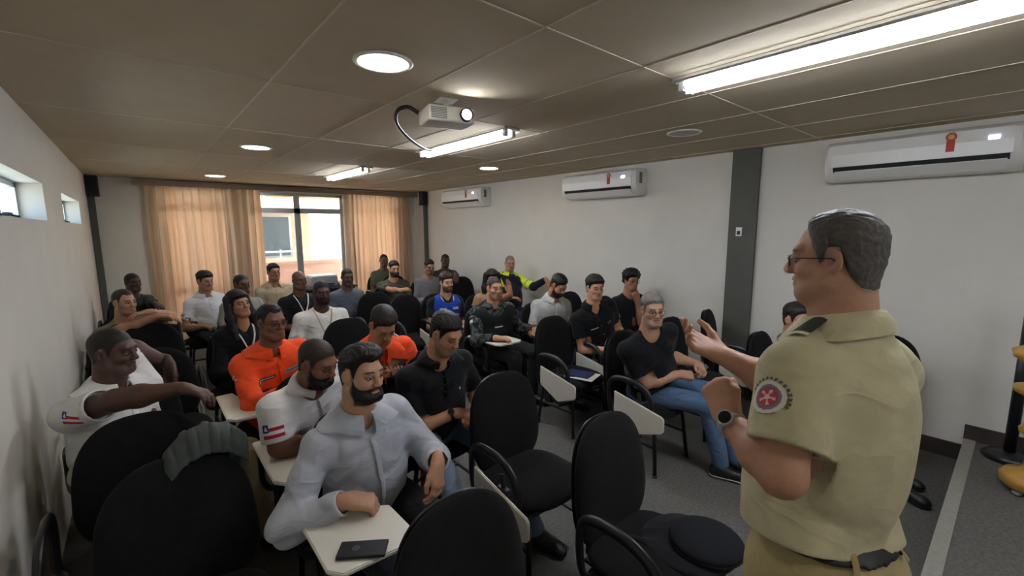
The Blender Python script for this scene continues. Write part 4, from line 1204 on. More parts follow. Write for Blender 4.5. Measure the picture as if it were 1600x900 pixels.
# ------------------------------------------------------------------ the audience
hpx = atz
def chair_for(I, label, opened=False, dx=0, dy=0, rz=0.0, at=None):
    p = I['p0']; x, y = (p[0] + dx, p[1] - .06 + dy) if at is None else at
    return place_chair(x, y, label, opened, rz)
HERO = dict(res=.007, hres=.0028, gres=.0032)
MID = dict(res=.009, hres=.0034, gres=.0036)
FAR = dict(res=.012, hres=.0046, gres=.0052)
BR1, BR2, BR3, BR4 = 'c08a68', 'a9744f', '7a4f38', '573829'
def seat_of(head, fw=.06, by=-90, dx=0):
    h = atz(*head); a = math.radians(by); return (h[0] - math.cos(a) * fw + dx, h[1] - math.sin(a) * fw)

# man in light blue-grey shirt, front centre
I = person(dict(label='person in a light blue-grey dress shirt with a full dark beard, forearm on tablet', head=(566, 583, 1.155), yaw=-70, pitch=2, roll=-3, by=-82, sy=-84, seat=(.66, 1.76), skin='bd8d6c', hc='17110e', hair='quiff', beard='full', jaw=1.05, tw=1.02, belly=.4,
    top='b4b8c2', sleeve='long', cuff=.93, collar='shirt', vneck=.05, loose=.006, fold=.006, ff=1.5, pants='23252c', armR=dict(w=atz(543, 782, .765), d=(.86, -.30, -.30), n=(.1, .25, -1), pose='grip', pole=(-.7, .3, -.7)),
    armL=dict(w=atz(684, 722, .80), d=(-.28, -.45, -.85), n=(-.5, .8, -.2), pose='relax', pole=(.6, .2, -.8)), seed=2.2, **HERO))
watch(I, -1, .94, out=(0.1, -.8, .55), r=.031, label='black wristwatch')
chair_for(I, 'black lecture chair with white tablet open, under the light blue-grey dress shirt', True, at=(.68, 1.67))
# white polo with flag
I = person(dict(label='person in a white polo with a striped sleeve flag, bearded head bowed', head=(497, 566, 1.11), yaw=-57, pitch=20, roll=4, by=-78, seat=(.60, 2.46), skin='80543c', hc='2e211b', scalp=.6, hair='buzz', beard='full', bc='0e0b0a', tw=1.08, belly=.7, lids=.75,
    top='e4e2e2', sleeve='short', slen=.82, collar='polo', pants='20222a', armr=1.15, armR=dict(w=atz(480, 690, .745), d=(.9, -.35, -.1), n=(0, .2, -1), pose='relax', e=atz(437, 698, .745)), armL='lap', nd=.035, shrug={1: .02, -1: .01}, seed=3.1, **HERO))
c, o, up = sl_pt(I, 1, .50, .5, .85); patch(I, c, o, .085, .062, bahia, 24, 16, 'sleeve_flag', up=up)
patch(I, chest(I, -.075, .17), I['ft'], .075, .055, lambda u, v: (C_('3f6fae') if abs((v - .25) - .55 * u + .02 * math.sin(18 * u)) < .17 else C_('c8d4e4')) if abs(u - .5) ** 2 + abs(v - .5) ** 2 < .23 else None, 16, 12, 'chest_emblem')
patch(I, chest(I, .085, .155), I['ft'], .05, .035, lambda u, v: C_('7d2a30') if math.sin(u * 17) * math.sin(v * 14) > .15 else None, 14, 10, 'chest_badge')
chair_for(I, 'black lecture chair with open tablet, under the white polo with sleeve flag', True, at=(.67, 2.30))
# orange jacket with glasses
def tape(I, x, down, w=.10, h=.024, bg='4a4a4c', fg='d9d6d0', name='name_tape'):
    patch(I, chest(I, x, down), I['ft'], w, h, lambda u, v: C_(fg) if .3 < v < .7 and .06 < u < .94 else C_(bg), 26, 5, name)
I = person(dict(label='person in an orange jacket wearing thin glasses, head raised', head=(425, 503, 1.15), yaw=-70, pitch=3, by=-80, sy=-84, seat=(.61, 3.16), skin='7d543f', hc='15110f', hair='receding', beard='none', glasses='2a2422', tw=1.05, belly=.25,
    top='ee5228', sleeve='long', cuff=.95, collar='shirt', vneck=.03, loose=.008, fold=.0055, pants='ee5228', armR=dict(w=atz(450, 612, .80), d=(.9, -.1, -.1), n=(0, .5, -.8), pose='relax'), armL='cross', seed=4.0, **MID))
tape(I, .08, .125, .11, .022); tape(I, -.085, .115, .11, .03, '8f8d8a', '3b3b3d')
for dz in (0, .028):
    c, o, up = sl_pt(I, 1, .26 + dz * 3, .95, .2); patch(I, c, o, .05, .012, lambda u, v: C_('e6e2dc'), 8, 3, 'sleeve_stripe', up=up)
chair_for(I, 'black lecture chair with white tablet open, under the person in orange with glasses', True, at=(.62, 3.12))
# orange jacket, looking at phone
I = person(dict(label='person in an orange jacket with grey reflective strips, head bowed over a phone', head=(599, 508, 1.15), yaw=-93, pitch=38, by=-86, sy=-94, seat=(1.12, 2.72), skin='b07a58', hc='1b1411', hair='short', beard='none', tw=1.08, belly=.3, lids=.9,
    top='ee5228', sleeve='long', cuff=.96, collar='shirt', loose=.008, fold=.0055, pants='ee5228', armR=dict(w=atz(590, 590, .80), d=(.45, -.75, .25), n=(.3, -.1, 1), pose='grip'), armL=dict(w=atz(627, 586, .80), d=(-.5, -.7, .2), n=(-.3, -.1, 1), pose='grip'), seed=5.0, **MID))
P4 = I
tape(I, .105, .145, .075, .02)
patch(I, chest(I, -.11, .10), I['ft'], .06, .05, lambda u, v: C_('3c3a3a') if (u - .5) ** 2 + (v - .5) ** 2 < .2 else None, 12, 12, 'chest_badge')
for x in (.028, -.04): patch(I, chest(I, x, .22), I['ft'], .022, .11, lambda u, v: C_('a9a5a0'), 4, 14, 'reflective_strip')
chair_for(I, 'black lecture chair under the person in orange bowed over a phone', False, at=(1.12, 2.68))
ph = tag(MB().box((0, 0, 0), (.075, .15, .009), bevel=.003, M=Matrix.Rotation(-.35, 4, 'X')).build('smartphone', mat('phone_black', '101114', rough=.2, spec=.5), None), 'dark phone in the hands of the bowed person in orange', 'phone')
ph.location = (P4['arms'][1][1] + P4['arms'][-1][1]) / 2 + V3(0, -.10, .022)
# black polo, looking down
I = person(dict(label='person in a black polo and faded jeans looking down, watch on wrist', head=(697, 521, 1.165), yaw=-74, pitch=26, by=-80, sy=-92, seat=(1.24, 2.20), skin='b57f5c', hc='16110f', hair='short', beard='stubble', tw=1.08, belly=.5, lids=.85,
    top='18191c', sleeve='short', slen=.72, collar='polo', btn='b8b6b0', pants='6f7f92', armR=dict(w=atz(712, 646, .715), d=(.85, -.5, -.15), n=(.1, .3, -1), pose='relax'), armL=dict(w=atz(745, 640, .715), d=(-.75, -.55, -.15), n=(0, .3, -1), pose='grip'),
    kneeR=(1.06, 1.80, .515), kneeL=(1.42, 1.86, .515), footR=(1.10, 1.42), footL=(1.50, 1.58), seed=6.0, **HERO))
watch(I, 1, .93, out=(-.3, -.5, .8), r=.030, label='black wristwatch')
patch(I, chest(I, -.09, .15), I['ft'], .012, .016, lambda u, v: C_('d8d8d4'), 3, 4, 'chest_logo')
chair_for(I, 'black lecture chair under the person in the black polo and jeans', False, at=(1.26, 2.26))
# white polo by the left wall
I = person(dict(label='person in a white polo by the left wall, arm stretched along a chair back', head=(178, 549, 1.14), yaw=-32, pitch=4, roll=0, by=-48, seat=(-.17, 2.84), skin='52372b', hc='231a17', scalp=.75, hair='buzz', beard='stubble', bc='5a4c44', tw=1.16, belly=.9, hs=1.04,
    top='dcdcda', sleeve='short', slen=.70, collar='polo', pants='8a7d63', armr=1.2, armR=dict(w=V3(.10, 2.42, 1.005), d=(.75, -.55, -.28), n=(-.1, -.1, -1), pose='relax', e=V3(-.13, 2.50, .985)), armL=dict(w=atz(262, 566, .98), d=(.1, -.2, -.95), n=(-.6, -.6, -.1), pose='relax', pole=(.3, .6, .5)),
    kneeR=(.14, 2.56, .515), kneeL=(.36, 2.66, .515), footR=(.16, 2.52), footL=(.42, 2.5), seed=7.0, **HERO))
c, o, up = sl_pt(I, 1, .42, .9, .4); patch(I, c, o, .09, .055, bahia, 24, 16, 'sleeve_flag', up=UP)
patch(I, chest(I, -.085, .16), I['ft'], .04, .032, lambda u, v: C_('8c4a4c') if (u - .5) ** 2 + (v - .5) ** 2 < .24 else None, 10, 10, 'chest_badge')
on_arm(I, -1, .92, 'wristband', .034, .016, '141416')
chair_for(I, 'black lecture chair under the white polo person with an outstretched arm', False, at=(-.05, 2.93), rz=.25)
for ch in list(COL.objects):
    if ch.parent is not None and ch.parent.get('label', '').endswith('outstretched arm') and ch.name.startswith(('writing_tablet', 'tablet_hinge')): bpy.data.objects.remove(ch)
# grey-green t-shirt leaning on a chair back
I = person(dict(label='person in an olive-grey t-shirt leaning folded arms on a chair back near the left wall', head=(195, 472, 1.09), yaw=-53, pitch=2, by=-62, seat=(-.14, 5.22), skin='a8795c', hc='2a211c', hair='receding', beard='stubble', tw=1.08, belly=.6,
    top='6d6a58', sleeve='short', collar='crew', pants='26282c', armR=dict(w=V3(.08, 4.74, .985), d=(.9, -.3, -.05), n=(0, 0, -1), pose='relax', pole=(-1, -.2, -.3)), armL=dict(w=V3(.03, 4.80, 1.02), d=(-.9, -.2, -.05), n=(0, 0, -1), pose='relax', pole=(1, .2, -.2)), seed=8.0, **MID))
chair_for(I, 'black lecture chair under the person leaning folded arms near the left wall', False, at=(-.12, 5.30))
I = person(dict(label='person in dark green clothing with short dark hair at the far left, before the curtain', head=(208, 441, 1.10), yaw=-60, pitch=2, by=-55, seat=seat_of((208, 441, 1.10), .08, -55), skin='4a3228', hc='1a1613', hair='buzz', tw=1.12, belly=.5, top='262c25', sleeve='long', collar='crew', pants='1c1f1c', armL=dict(w=atz(250, 478, .92), d=(.7, -.4, -.5), n=(0, 0, -1), pose='relax'), seed=9.0, **FAR))
chair_for(I, 'black lecture chair under the dark green clothed person at the far left')
I = person(dict(label='person in a white polo with a dark moustache before the left curtain', head=(321, 439, 1.12), yaw=-65, pitch=4, by=-72, seat=seat_of((321, 439, 1.12), .06), skin='a57557', hc='15110f', hair='side', beard='mustache', top='dcdde0', sleeve='short', collar='polo', pants='22242c', armR='thigh', seed=1.5, **FAR))
c, o, up = sl_pt(I, 1, .5, 1, .2); patch(I, c, o, .06, .05, lambda u, v: C_('23262b') if .3 < v < .7 else C_('b7b9bb'), 6, 5, 'sleeve_flag', up=up)
chair_for(I, 'black lecture chair under the white polo person before the left curtain')
I = person(dict(label='person in a grey shirt wearing glasses, behind the long-haired person', head=(378, 444, 1.12), yaw=-65, pitch=2, by=-75, seat=seat_of((378, 444, 1.12), .06), skin='6b4532', hc='15110f', hair='buzz', glasses='1d1a18', top='8b8880', sleeve='short', collar='crew', pants='22242c', armR='thigh', seed=2.5, **FAR))
chair_for(I, 'black lecture chair under the grey-shirted person with glasses in the left block')
I = person(dict(label='person with long dark hair in a black jacket with a pale lanyard', head=(373, 475, 1.13), yaw=-64, pitch=-6, roll=4, by=-72, seat=seat_of((373, 475, 1.13), .05), skin='a87250', hc='120d0c', hair='long', beard='none', hs=.95, tw=.88, belly=.1, jaw=.92, top='17171a', sleeve='long', collar='crew', vneck=.06, pants='17181c', armR='lap', seed=3.5, **MID))
lanyard(I, 'd8d2c8', 'cfc9bf', .22)
chair_for(I, 'black lecture chair under the long-haired person in the black jacket')
I = person(dict(label='person in a beige open-collared uniform shirt under the open window', head=(428, 425, 1.16), yaw=-80, pitch=0, by=-80, sy=-85, seat=seat_of((428, 425, 1.16), .06), skin='a06d50', hc='1a1411', hair='short', top='b5a488', sleeve='short', collar='open', pants='7d7058', tw=1.05, seed=4.5, **FAR))
chair_for(I, 'black lecture chair under the beige-shirted person beneath the window')
I = person(dict(label='bald person in a black t-shirt with a white lanyard, left of the white t-shirt', head=(468, 438, 1.13), yaw=-75, pitch=0, by=-78, sy=-82, seat=seat_of((468, 438, 1.13), .06), skin='6e4a38', hc='1a1411', hair='none', top='1b1c20', sleeve='short', collar='crew', pants='1e2026', tw=1.08, seed=5.5, **FAR))
lanyard(I, 'e2e0da', None, .22)
chair_for(I, 'black lecture chair under the bald person in black with a white lanyard')
I = person(dict(label='person in a white t-shirt with a thin lanyard, dark beard, centre of the left block', head=(503, 457, 1.13), yaw=-90, pitch=4, by=-82, sy=-92, seat=seat_of((503, 457, 1.13), .06), skin='583c2f', hc='120f0e', hair='buzz', beard='short', top='e3e0d8', sleeve='short', collar='crew', pants='26282e', tw=1.12, belly=.7, armr=1.15, armR='thigh', seed=6.5, **MID))
lanyard(I, 'b9a98f', None, .24)
chair_for(I, 'black lecture chair under the white t-shirt person with a thin lanyard')
I = person(dict(label='person in a grey-blue shirt in the glare right of the open window', head=(543, 433, 1.11), yaw=-90, pitch=6, by=-85, sy=-92, seat=seat_of((543, 433, 1.11), .06), skin='6b4d40', hc='1a1716', hair='buzz', top='5d626c', sleeve='short', collar='crew', pants='26282e', seed=7.5, **FAR))
chair_for(I, 'black lecture chair under the grey-blue shirted person right of the window')
I = person(dict(label='person in an olive shirt at the back, before the right curtain', head=(600, 407, 1.17), yaw=-100, pitch=2, by=-85, sy=-95, seat=seat_of((600, 407, 1.17), .06), skin='67452f', hc='14110f', hair='buzz', top='4a4d38', sleeve='short', collar='crew', pants='26282c', seed=8.5, **FAR))
chair_for(I, 'black lecture chair under the olive-shirted person before the right curtain')
I = person(dict(label='bearded person in a dark olive t-shirt with forearms crossed, before the right curtain', head=(616, 420, 1.15), yaw=-96, pitch=4, by=-80, sy=-100, seat=seat_of((616, 420, 1.15), .06), skin='b5835f', hc='1c1512', hair='short', beard='full', bt=.6, top='45463a', sleeve='short', collar='crew', pants='2c2e30', tw=1.08, armR=dict(w=atz(632, 455, .90), d=(.9, -.1, .1), n=(0, .4, -.8), pose='relax'), armL='clasp', seed=9.5, **MID))
chair_for(I, 'black lecture chair under the bearded person in dark olive')
I = person(dict(label='person in a grey sweatshirt wearing glasses near the back right corner', head=(671, 417, 1.13), yaw=-97, pitch=10, by=-82, sy=-98, seat=seat_of((671, 417, 1.13), .06), skin='9c6c50', hc='16120f', hair='short', glasses='1d1a18', beard='stubble', top='6b686a', sleeve='long', collar='crew', pants='2a2b30', seed=1.8, **FAR))
chair_for(I, 'black lecture chair under the grey sweatshirt person near the back right corner')
I = person(dict(label='person in dark brown clothing farthest back by the right wall', head=(696, 407, 1.17), yaw=-108, pitch=6, by=-95, sy=-100, seat=seat_of((696, 407, 1.17), .05), skin='4d352a', hc='14110f', hair='buzz', top='2e2a2a', sleeve='long', collar='crew', pants='222226', tw=1.1, armL=dict(w=atz(716, 432, 1.0), d=(-.3, -.6, -.6), n=(0, 0, -1), pose='relax'), seed=2.8, **FAR))
chair_for(I, 'black lecture chair under the dark brown clothed person by the right wall')
# blue vest
I = person(dict(label='person in a bright blue safety vest with pale reflective bands, brown hair', head=(698, 441, 1.09), yaw=-96, pitch=3, roll=3, by=-78, sy=-100, seat=seat_of((698, 441, 1.09), .07), skin='c39675', hc='3a2a20', hair='side', beard='short', bc='4a3426', top='1c1d21', sleeve='short', collar='crew', vneck=.04, pants='2b2d33', armR='clasp', armL='thigh', seed=3.8, **MID))
v = vest(I, 'safety_vest', cloth('2446a8'), -.05, .60, .010)
def vf(P, I=I):
    g = Field(); I['torso'](g, .018); return g.at(P)
for x, dn, w in ((.078, .125, .075), (-.078, .12, .075), (-.075, .20, .085), (.075, .205, .085), (-.075, .29, .085), (.075, .295, .085)):
    patch(I, chest(I, x, dn), I['ft'], w, .032, lambda u, v: C_('c9d3e0') if .2 < v < .8 else C_('8fa6cf'), 10, 5, 'reflective_band', fld=vf, off=.004)
lanyard(I, 'cfc8ba', None, .2)
chair_for(I, 'black lecture chair under the person in the blue safety vest')
# camouflage officer with vest
I = person(dict(label='person in grey camouflage uniform and black tactical vest, hand on a white tablet', head=(773, 450, 1.14), yaw=-100, pitch=2, by=-80, sy=-104, seat=(2.64, 3.42), skin='b5835f', hc='352a24', scalp=.7, hair='buzz', beard='stubble', topmat=camo(), top='3d403e', sleeve='long', cuff=.95, collar='polo', collarmat=camo(), placket=False, loose=.006, fold=.004, pants='2a2c2c', tw=1.12, belly=.5,
    armR=dict(w=atz(776, 528, .735), d=(.7, -.7, -.1), n=(0, 0, -1), pose='relax'), armL=dict(w=V3(2.95, 3.1, .72), d=(-.4, -.8, -.2), n=(0, 0, -1), pose='relax'), seed=4.8, **MID))
vest(I, 'tactical_vest', mat('vest_black', '141517', rough=.85, noise=.1, bump=.5, bscale=300), -.02, .42, .022, arm=.08, neck=.10)
def vf(P, I=I):
    g = Field(); I['torso'](g, .030); return g.at(P)
patch(I, chest(I, -.0, .17), I['ft'], .085, .012, lambda u, v: C_('b9bab8'), 12, 3, 'name_tape', fld=vf)
c, o, up = sl_pt(I, 1, .34, .9, .45); patch(I, c, o, .045, .03, lambda u, v: C_('dfe0de'), 6, 5, 'sleeve_badge', up=up)
c, o, up = sl_pt(I, 1, .17, .85, .5); patch(I, c, o, .07, .014, lambda u, v: C_('cfd0cd') if .2 < v < .8 else C_('2c2d2d'), 10, 3, 'sleeve_tab', up=up)
chair_for(I, 'black lecture chair with white tablet open, under the person in camouflage', True, at=(2.66, 3.36))
# person behind him with raised hands
I = person(dict(label='dark-haired person in a tan top, hand raised to the cheek, behind the camouflage uniform', head=(769, 436, 1.13), yaw=-112, pitch=8, by=-85, sy=-98, seat=seat_of((769, 436, 1.13), .08), skin='a06c4c', hc='14100e', hair='long', hs=.96, tw=.92, belly=.1, jaw=.94, top='a07a5f', sleeve='short', slen=.35, collar='crew', pants='2a2b30', armL=dict(w=atz(802, 458, 1.04), d=(-.1, .1, 1), n=(-1, .1, 0), pose='flat', pole=(.6, -.2, -1)), armR='thigh', seed=5.8, **MID))
on_arm(I, -1, .88, 'bracelet', .030, .01, 'b08a4a')
chair_for(I, 'black lecture chair under the tan-topped person behind the camouflage uniform')
# hi-vis jacket
def hivis(I):
    pass
I = person(dict(label='grey-haired person in a yellow and navy high-visibility jacket, arm stretched sideways', head=(797, 411, 1.205), yaw=-118, pitch=4, by=-92, sy=-110, seat=(3.98, 4.74), skin='a87858', hc='77716b', hair='buzz', beard='mustache', bc='6a625c', top='1a1d2b', sleeve='long', collar='polo', collarcol='c8d42a', placket=False, loose=.006, pants='1c2030', tw=1.1, belly=.5,
    armL=dict(w=V3(4.36, 4.36, .99), d=(.1, -.6, -.7), n=(0, 0, -1), pose='relax', pole=(-.2, .2, -1)), armR='lap', seed=6.8, **FAR))
YEL = mat('hivis_yellow', 'd3e62c', rough=.7, noise=.05, bump=.2, bscale=300)
f = Field()
for s in (1, -1):
    E_, W, hf, A = I['arms'][s]; S = I['S'][s]
    f.cone(I['p0'] + I['ut'] * (I['L'] - .07) + I['rt'] * s * .08, S, .078, .072, .03); f.cone(S, S + (E_ - S) * .8, .071, .064, .03)
emit('high_visibility_yoke', f, .010, YEL, I['root'], I['org'], lambda F, P: smax(F + np.where(np.abs(F) < .05, folds(P, .003, 1, 2), 0), -(np.sqrt((P[0] - I['N'][0]) ** 2 + (P[1] - I['N'][1]) ** 2) - .078), .008))
E_ = I['arms'][-1][0]; S = I['S'][-1]; ax = nrm(E_ - S); u = nrm(np.cross(ax, UP)); w_ = np.cross(u, ax)
c = S + (E_ - S) * .62; ring = [c + (u * math.cos(t) + w_ * math.sin(t)) * .0705 for t in np.linspace(0, 2 * math.pi, 25)]
MB().tube(ring, .006, 6, flat=(.4, 3.0)).build('reflective_band', mat('reflective', 'c8cac8', rough=.4, noise=.05), I['root'], True, I['org'])
chair_for(I, 'black lecture chair by the right wall, under the high-visibility jacket', False, at=(3.99, 4.76))
# grey polo looking down
I = person(dict(label='person in a light grey polo with bowed head and dark beard', head=(873, 446, 1.145), yaw=-92, pitch=34, by=-82, sy=-104, seat=(3.16, 3.14), skin='a8744f', hc='14100e', hair='short', beard='full', bt=.6, lids=.9, top='b3b2ad', sleeve='short', slen=.68, collar='polo', pants='4d5a72', tw=1.05, armR='lap', armL='clasp', seed=7.8, **MID))
chair_for(I, 'black lecture chair under the light grey polo person with bowed head', False, at=(3.2, 3.12))
# black shirt, centre right
I = person(dict(label='person in a black open-necked shirt with small white chest stripe, dark fringe', head=(930, 450, 1.17), yaw=-116, pitch=3, by=-84, sy=-114, seat=(3.33, 2.58), skin='c08a66', hc='1f1713', hair='fringe', beard='none', top='131416', sleeve='short', slen=.62, collar='open', vneck=.11, pants='1a1b20', tw=1.12, belly=.2, armR='clasp', armL='clasp', btn='2a2a2c', seed=8.8, **MID))
patch(I, chest(I, .075, .165), I['ft'], .075, .008, lambda u, v: C_('d5d5d2'), 12, 2, 'chest_stripe')
patch(I, chest(I, -.085, .165), I['ft'], .05, .02, lambda u, v: C_('8f8f8d') if v > .7 or v < .2 else None, 10, 6, 'chest_lettering')
c, o, up = sl_pt(I, -1, .45, .7, .7); patch(I, c, o, .03, .03, lambda u, v: C_('c9c9c6') if abs(u - v) < .3 else None, 6, 6, 'sleeve_badge', up=up)
chair_for(I, 'black lecture chair with folded tablet, under the open-necked black shirt person', False, at=(3.33, 2.54))
# youth with curly hair
I = person(dict(label='person with curly black hair and glasses in black, chin resting on the hand', head=(987, 438, 1.15), yaw=-116, pitch=6, by=-95, sy=-112, seat=(4.10, 2.86), skin='9a6a4e', hc='0f0d0d', hair='curly', glasses='15130f', beard='none', hs=.94, tw=.95, top='17181c', sleeve='short', slen=.75, collar='crew', pants='1c1d22', armR='lap', armL='chin', seed=9.8, **MID))
c, o, up = sl_pt(I, 1, .3, .6, .8); patch(I, c, o, .03, .035, lambda u, v: C_('cfd0cf') if abs(u - v) < .3 else None, 6, 6, 'sleeve_badge', up=up)
chair_for(I, 'black lecture chair under the curly-haired person in black', False, at=(4.08, 2.9))
# black t-shirt, grey hair
I = person(dict(label='grey-haired person in a black t-shirt and blue jeans wearing glasses, fists clasped in the lap', head=(1020, 484, 1.165), yaw=-128, pitch=4, roll=2, by=-72, sy=-112, seat=(2.82, 1.74), skin='b98a6c', hc='75716d', hair='short', beard='stubble', bc='8b8680', glasses='2b2624', browc='4a423d', top='141518', sleeve='short', slen=.70, collar='crew', pants='4f6684', tw=1.12, belly=.6, armr=1.1,
    armR=dict(w=atz(1062, 585, .70), d=(.75, -.6, -.1), n=(.2, .4, -.8), pose='fist'), armL=dict(w=atz(1092, 570, .70), d=(-.6, -.6, -.2), n=(-.3, .5, -.8), pose='grip'), kneeR=(2.86, 1.30, .52), kneeL=(3.12, 1.32, .515), footR=(2.92, 1.22), footL=(3.06, 1.18), fdirR=(.35, -1), fdirL=(.3, -1), shoes='1a1b1d', sole='d8d8d6', seed=1.2, **HERO))
chair_for(I, 'black lecture chair with folded tablet, under the grey-haired black t-shirt person', False, at=(2.80, 1.72))
# uniformed person behind the speaker
I = person(dict(label='person in dark green uniform half hidden behind the standing speaker', head=(1247, 500, 1.11), yaw=-120, pitch=4, by=-100, seat=(3.55, 1.02), skin='a8785a', hc='1a1512', hair='short', top='4c5648', sleeve='long', collar='polo', placket=False, pants='3c4338', armR='lap', armL='lap', footR=(3.58, .40), footL=(3.75, .46), seed=2.1, **MID))
patch(I, chest(I, .10, .14), I['ft'], .05, .028, lambda u, v: C_('d8d8cc') if not .42 < v < .58 else C_('4c5648'), 8, 7, 'chest_ribbon')
chair_for(I, 'black lecture chair under the dark green uniform behind the speaker', False, at=(3.55, 1.0))
# ------------------------------------------------------------------ the standing speaker
hp = atd(1300, 404, 1.07)
pel = atd(1288, 850, 1.07)
I = person(dict(label='person standing at the right in a khaki uniform shirt, gesturing with both hands', hpos=hp, yaw=99, pitch=3, by=80, sy=75, shrug={1: -.03, -1: -.035}, stand=True, seat=(pel[0], pel[1]), pz=.915, skin='b28367', hc='4f4c4b', hair='officer', scalp=.55, browc='4a423d', glasses='241f1d', jaw=1.08, hs=1.0, neck=.062, tw=1.13, belly=.62,
    top='b5ae8f', sleeve='short', slen=.74, collar='shirt', placket=False, loose=.010, fold=.008, ff=.85, pants='a3946c', hem=.078, waist=.105, armr=1.12,
    armL=dict(e=atd(1222, 742, .93), w=atd(1137, 655, 1.08), d=R @ V3(-.12, .85, .5), n=R @ V3(.75, .1, .65), pose='fist'),
    armR=dict(e=atd(1225, 606, 1.26), w=atd(1130, 556, 1.32), d=R @ V3(-.80, .42, .30), n=R @ V3(.35, .55, -.72), pose='cup'), hands=1.02, seed=3.3, res=.0065, hres=.0026, gres=.0026))
watch(I, -1, .90, '9a9b9c', r=.033, out=R @ V3(-.5, .3, -.8), label='grey metal wristwatch')
def emblem(u, v):
    x, y = (u - .5) * 2, (v - .47) * 2; r = math.hypot(x, y); th = math.atan2(y, x)
    if r < .50:
        if r < .13 or (.13 <= r < .40 and math.cos(5 * th + .6) > .45): return C_('d3b4b5')
        return C_('a8474e')
    if r < .62: return C_('75748c')
    if r < .80: return C_('cfccc4')
    if .84 < r < .97 and -.45 < th < 2.9 and math.sin(th * 26) > -.35: return C_('5f5c4c')
    return None
c, o, up = sl_pt(I, -1, .34, 1.0, .10)
patch(I, c, o, .092, .092, emblem, 46, 46, 'sleeve_emblem', up=up)
# shoulder boards
for s in (1, -1):
    p = I['N'] + I['rt'] * s * .118 + I['ft'] * .015 - I['ut'] * .01; nd = nrm(I['ut'] + I['rt'] * s * .35 + I['ft'] * .05)
    decal(I['shf'], 'shoulder_board', p, nd, I['rt'] * s, .048, .115, lambda u, v: C_('c9c3a8') if v > .9 or v < .03 else C_('2d352d'), 8, 18, I['root'], I['org'], .007)
# belt
bf = Field(); bf.extend(I['tr'])
wz = I['p0'] + I['ut'] * .084
emit('belt', bf, .0065, mat('belt_black', '15140f', rough=.5, noise=.1), I['root'], I['org'], lambda F, P: np.maximum(F - .013, np.abs((P[0] - wz[0]) * I['ut'][0] + (P[1] - wz[1]) * I['ut'][1] + (P[2] - wz[2]) * I['ut'][2]) - .017))
def bfd(P): return bf.at(P) - .013
for a in (-2.6, -1.7, -1.0, 2.4):
    o = I['ft'] * math.cos(a) - I['rt'] * math.sin(a)
    decal(bfd, 'belt_loop', wz, o, I['ut'], .014, .05, lambda u, v: C_('97855c'), 3, 6, I['root'], I['org'], .004)

# ------------------------------------------------------------------ empty chairs
E_ = [(1.47, 1.56, 'empty black lecture chair right behind the nearest empty chair', False, 0),
      (1.46, .84, 'nearest empty black lecture chair, a round black cap on its seat', False, 0),
      (.65, .77, 'black lecture chair at the bottom edge, in front of the light blue-grey dress shirt', False, 0),
      (.03, 1.62, 'black lecture chair filling the lower left corner, a grey jacket over its back', False, 0),
      (-.06, 2.17, 'black lecture chair by the left wall under an outstretched forearm', False, 0),
      (2.80, 2.47, 'empty black lecture chair with folded tablet, a blue notebook on its seat', False, 0),
      (4.22, 1.70, 'empty black lecture chair in front of the dark pillar strip', False, .25),
      (3.56, 1.74, 'empty black lecture chair beside the grey-haired black t-shirt person', False, 0),
      (4.02, 5.75, 'empty black lecture chair behind the blue safety vest, near the right wall', False, 0),
      (2.42, 4.55, 'empty black lecture chair left of the blue safety vest', False, .1),
      (1.36, 3.62, 'empty black lecture chair behind the person bowed over a phone', False, 0),
      (4.05, 3.40, 'empty black lecture chair behind the open-necked black shirt person', False, 0),
      (.04, 3.48, 'empty black lecture chair behind the white polo person at the left wall', False, .1),
      (.04, 4.52, 'black lecture chair carrying the folded arms of the olive-grey t-shirt person', False, .1),
      (3.30, 6.75, 'empty black lecture chair at the back, left of the grey sweatshirt', False, 0),
      (2.20, 5.0, 'empty black lecture chair right of the glare from the window', False, 0),
      (3.93, .60, 'empty black lecture chair by the right wall, behind the khaki shirt', False, -1.45)]
for x, y, lb, op, rz in E_:
    r = place_chair(x, y, lb, op, rz)
    if x < 0 or (x < .05 and y < 3) or (x == 1.46 and y < 1):        # these show no tablet
        for ch in list(r.children):
            if ch.name.startswith('writing_tablet') or ch.name.startswith('tablet_hinge'): bpy.data.objects.remove(ch)

# ------------------------------------------------------------------ small things
t = empty('smartphone', atz(567, 861, .700), 'phone in a dark case lying on the nearest open white tablet', 'phone', rz=-.62 + math.pi / 2)
MB().box((0, 0, .006), (.072, .15, .011), bevel=.004).build('case', mat('phone_case', '1d1e22', rough=.6, noise=.1), t, auto=True)
MB().lathe([(.002, .0117), (.013, .0119), (.013, .0122), (.002, .0123)], c=(0, .02, 0), n=20).build('ring_grip', mat('ring_grey', '55565c', rough=.3, metal=.6), t)
t = empty('notebook', (2.78, 2.36, .467), 'blue notebook on white paper lying on an empty chair seat', 'notebook', rz=.3)
MB().box((0, 0, .003), (.21, .28, .005)).build('paper', mat('paper', 'e6e3da'), t)
MB().box((.01, .02, .0105), (.16, .22, .010), bevel=.002).build('cover', mat('blue_cover', '26345a', rough=.5, noise=.1), t)
t = empty('round_cap', (1.59, .70, .478), 'round black cloth cap lying on the nearest empty chair seat', 'cap')
MB().lathe([(.02, .004), (.115, .006), (.135, .018), (.137, .03), (.128, .042), (.10, .05), (.05, .053), (.01, .0535)], n=44).build('crown', mat('cap_cloth', '131419', rough=.95, bump=.4, bscale=300), t, smooth=True)
MB().lathe([(.128, .010), (.138, .014), (.139, .022), (.130, .024)], n=44).build('band', mat('cap_band', '1d1e22', rough=.8), t, smooth=True)
t = None
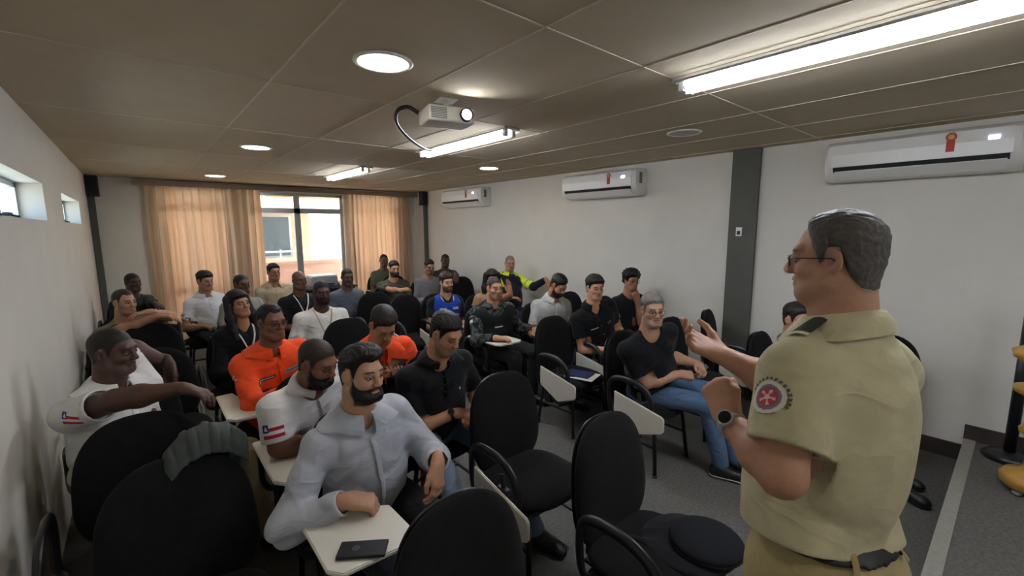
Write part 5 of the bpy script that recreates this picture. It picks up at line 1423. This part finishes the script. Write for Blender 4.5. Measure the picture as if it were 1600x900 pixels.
def folded_cloth(name, label, cat, c, sx, sy, hgt, m_, seed, rz=0):
    f = Field(); rng = random.Random(seed)
    f.ell((0, 0, hgt * .4), (sx * .5, sy * .5, hgt * .6), None, .03)
    for i in range(5):
        a = (rng.uniform(-.4, .4) * sx, rng.uniform(-.45, .45) * sy, hgt * rng.uniform(.4, .7)); b = (a[0] + rng.uniform(-.25, .25) * sx, a[1] + rng.uniform(-.4, .4) * sy, hgt * rng.uniform(.3, .7)); f.cone(a, b, hgt * .35, hgt * .28, .02)
    o = emit(name, f, .007, m_, None, V3(0, 0, 0), lambda F, P: smax(F + np.where(np.abs(F) < .05, folds(P, .004, 1.4, seed), 0), -P[2], .004))
    o.location = c; o.rotation_euler = (0, 0, rz); tag(o, label, cat)
folded_cloth('folded_jacket', 'black folded jacket under the round cap on the nearest empty chair', 'jacket', (1.56, .76, .462), .34, .36, .03, cloth('17181b'), 3)
# jacket hung over the back of the lower left chair
jm = mat('jacket_grey', '444947', rough=.8, noise=.15, nscale=10, bump=.3, bscale=200)
vs = []; fs = []; nx, ny = 40, 36
for j in range(ny + 1):
    for i in range(nx + 1):
        u = i / nx - .5; v = j / ny
        # path over the chair top: from front, over the crest, down the back
        s = (v - .10) * .42
        fo = .011 * math.sin(24 * u + 2.2 * math.sin(9 * v)) * (.4 + v) + .007 * math.sin(47 * u + 5 * v)
        crest = .935 - .35 * abs(u) ** 2.2
        if s < 0: y, z = 1.862 + .0 - .045 + s * .15, crest + s * .9 + .012
        elif s < .09: a = s / .09 * math.pi; y, z = 1.862 - .045 * math.cos(a), crest + .012 + .045 * math.sin(a)
        else: y, z = 1.862 + .045 + .025, crest + .012 - (s - .09) * 1.0
        vs.append((.13 + u * .24, y + .045 + fo * (1 if s > .02 else .3), z + abs(fo) * .6))
for j in range(ny):
    for i in range(nx): a = j * (nx + 1) + i; fs.append((a, a + 1, a + nx + 2, a + nx + 1))
o = mesh_obj('draped_jacket', vs, np.array(fs), jm, None, True, None, (.13, 1.90, .7)); md = o.modifiers.new('thick', 'SOLIDIFY'); md.thickness = .012; md.offset = 1
tag(o, 'grey jacket draped over the back of the lower left chair', 'jacket')
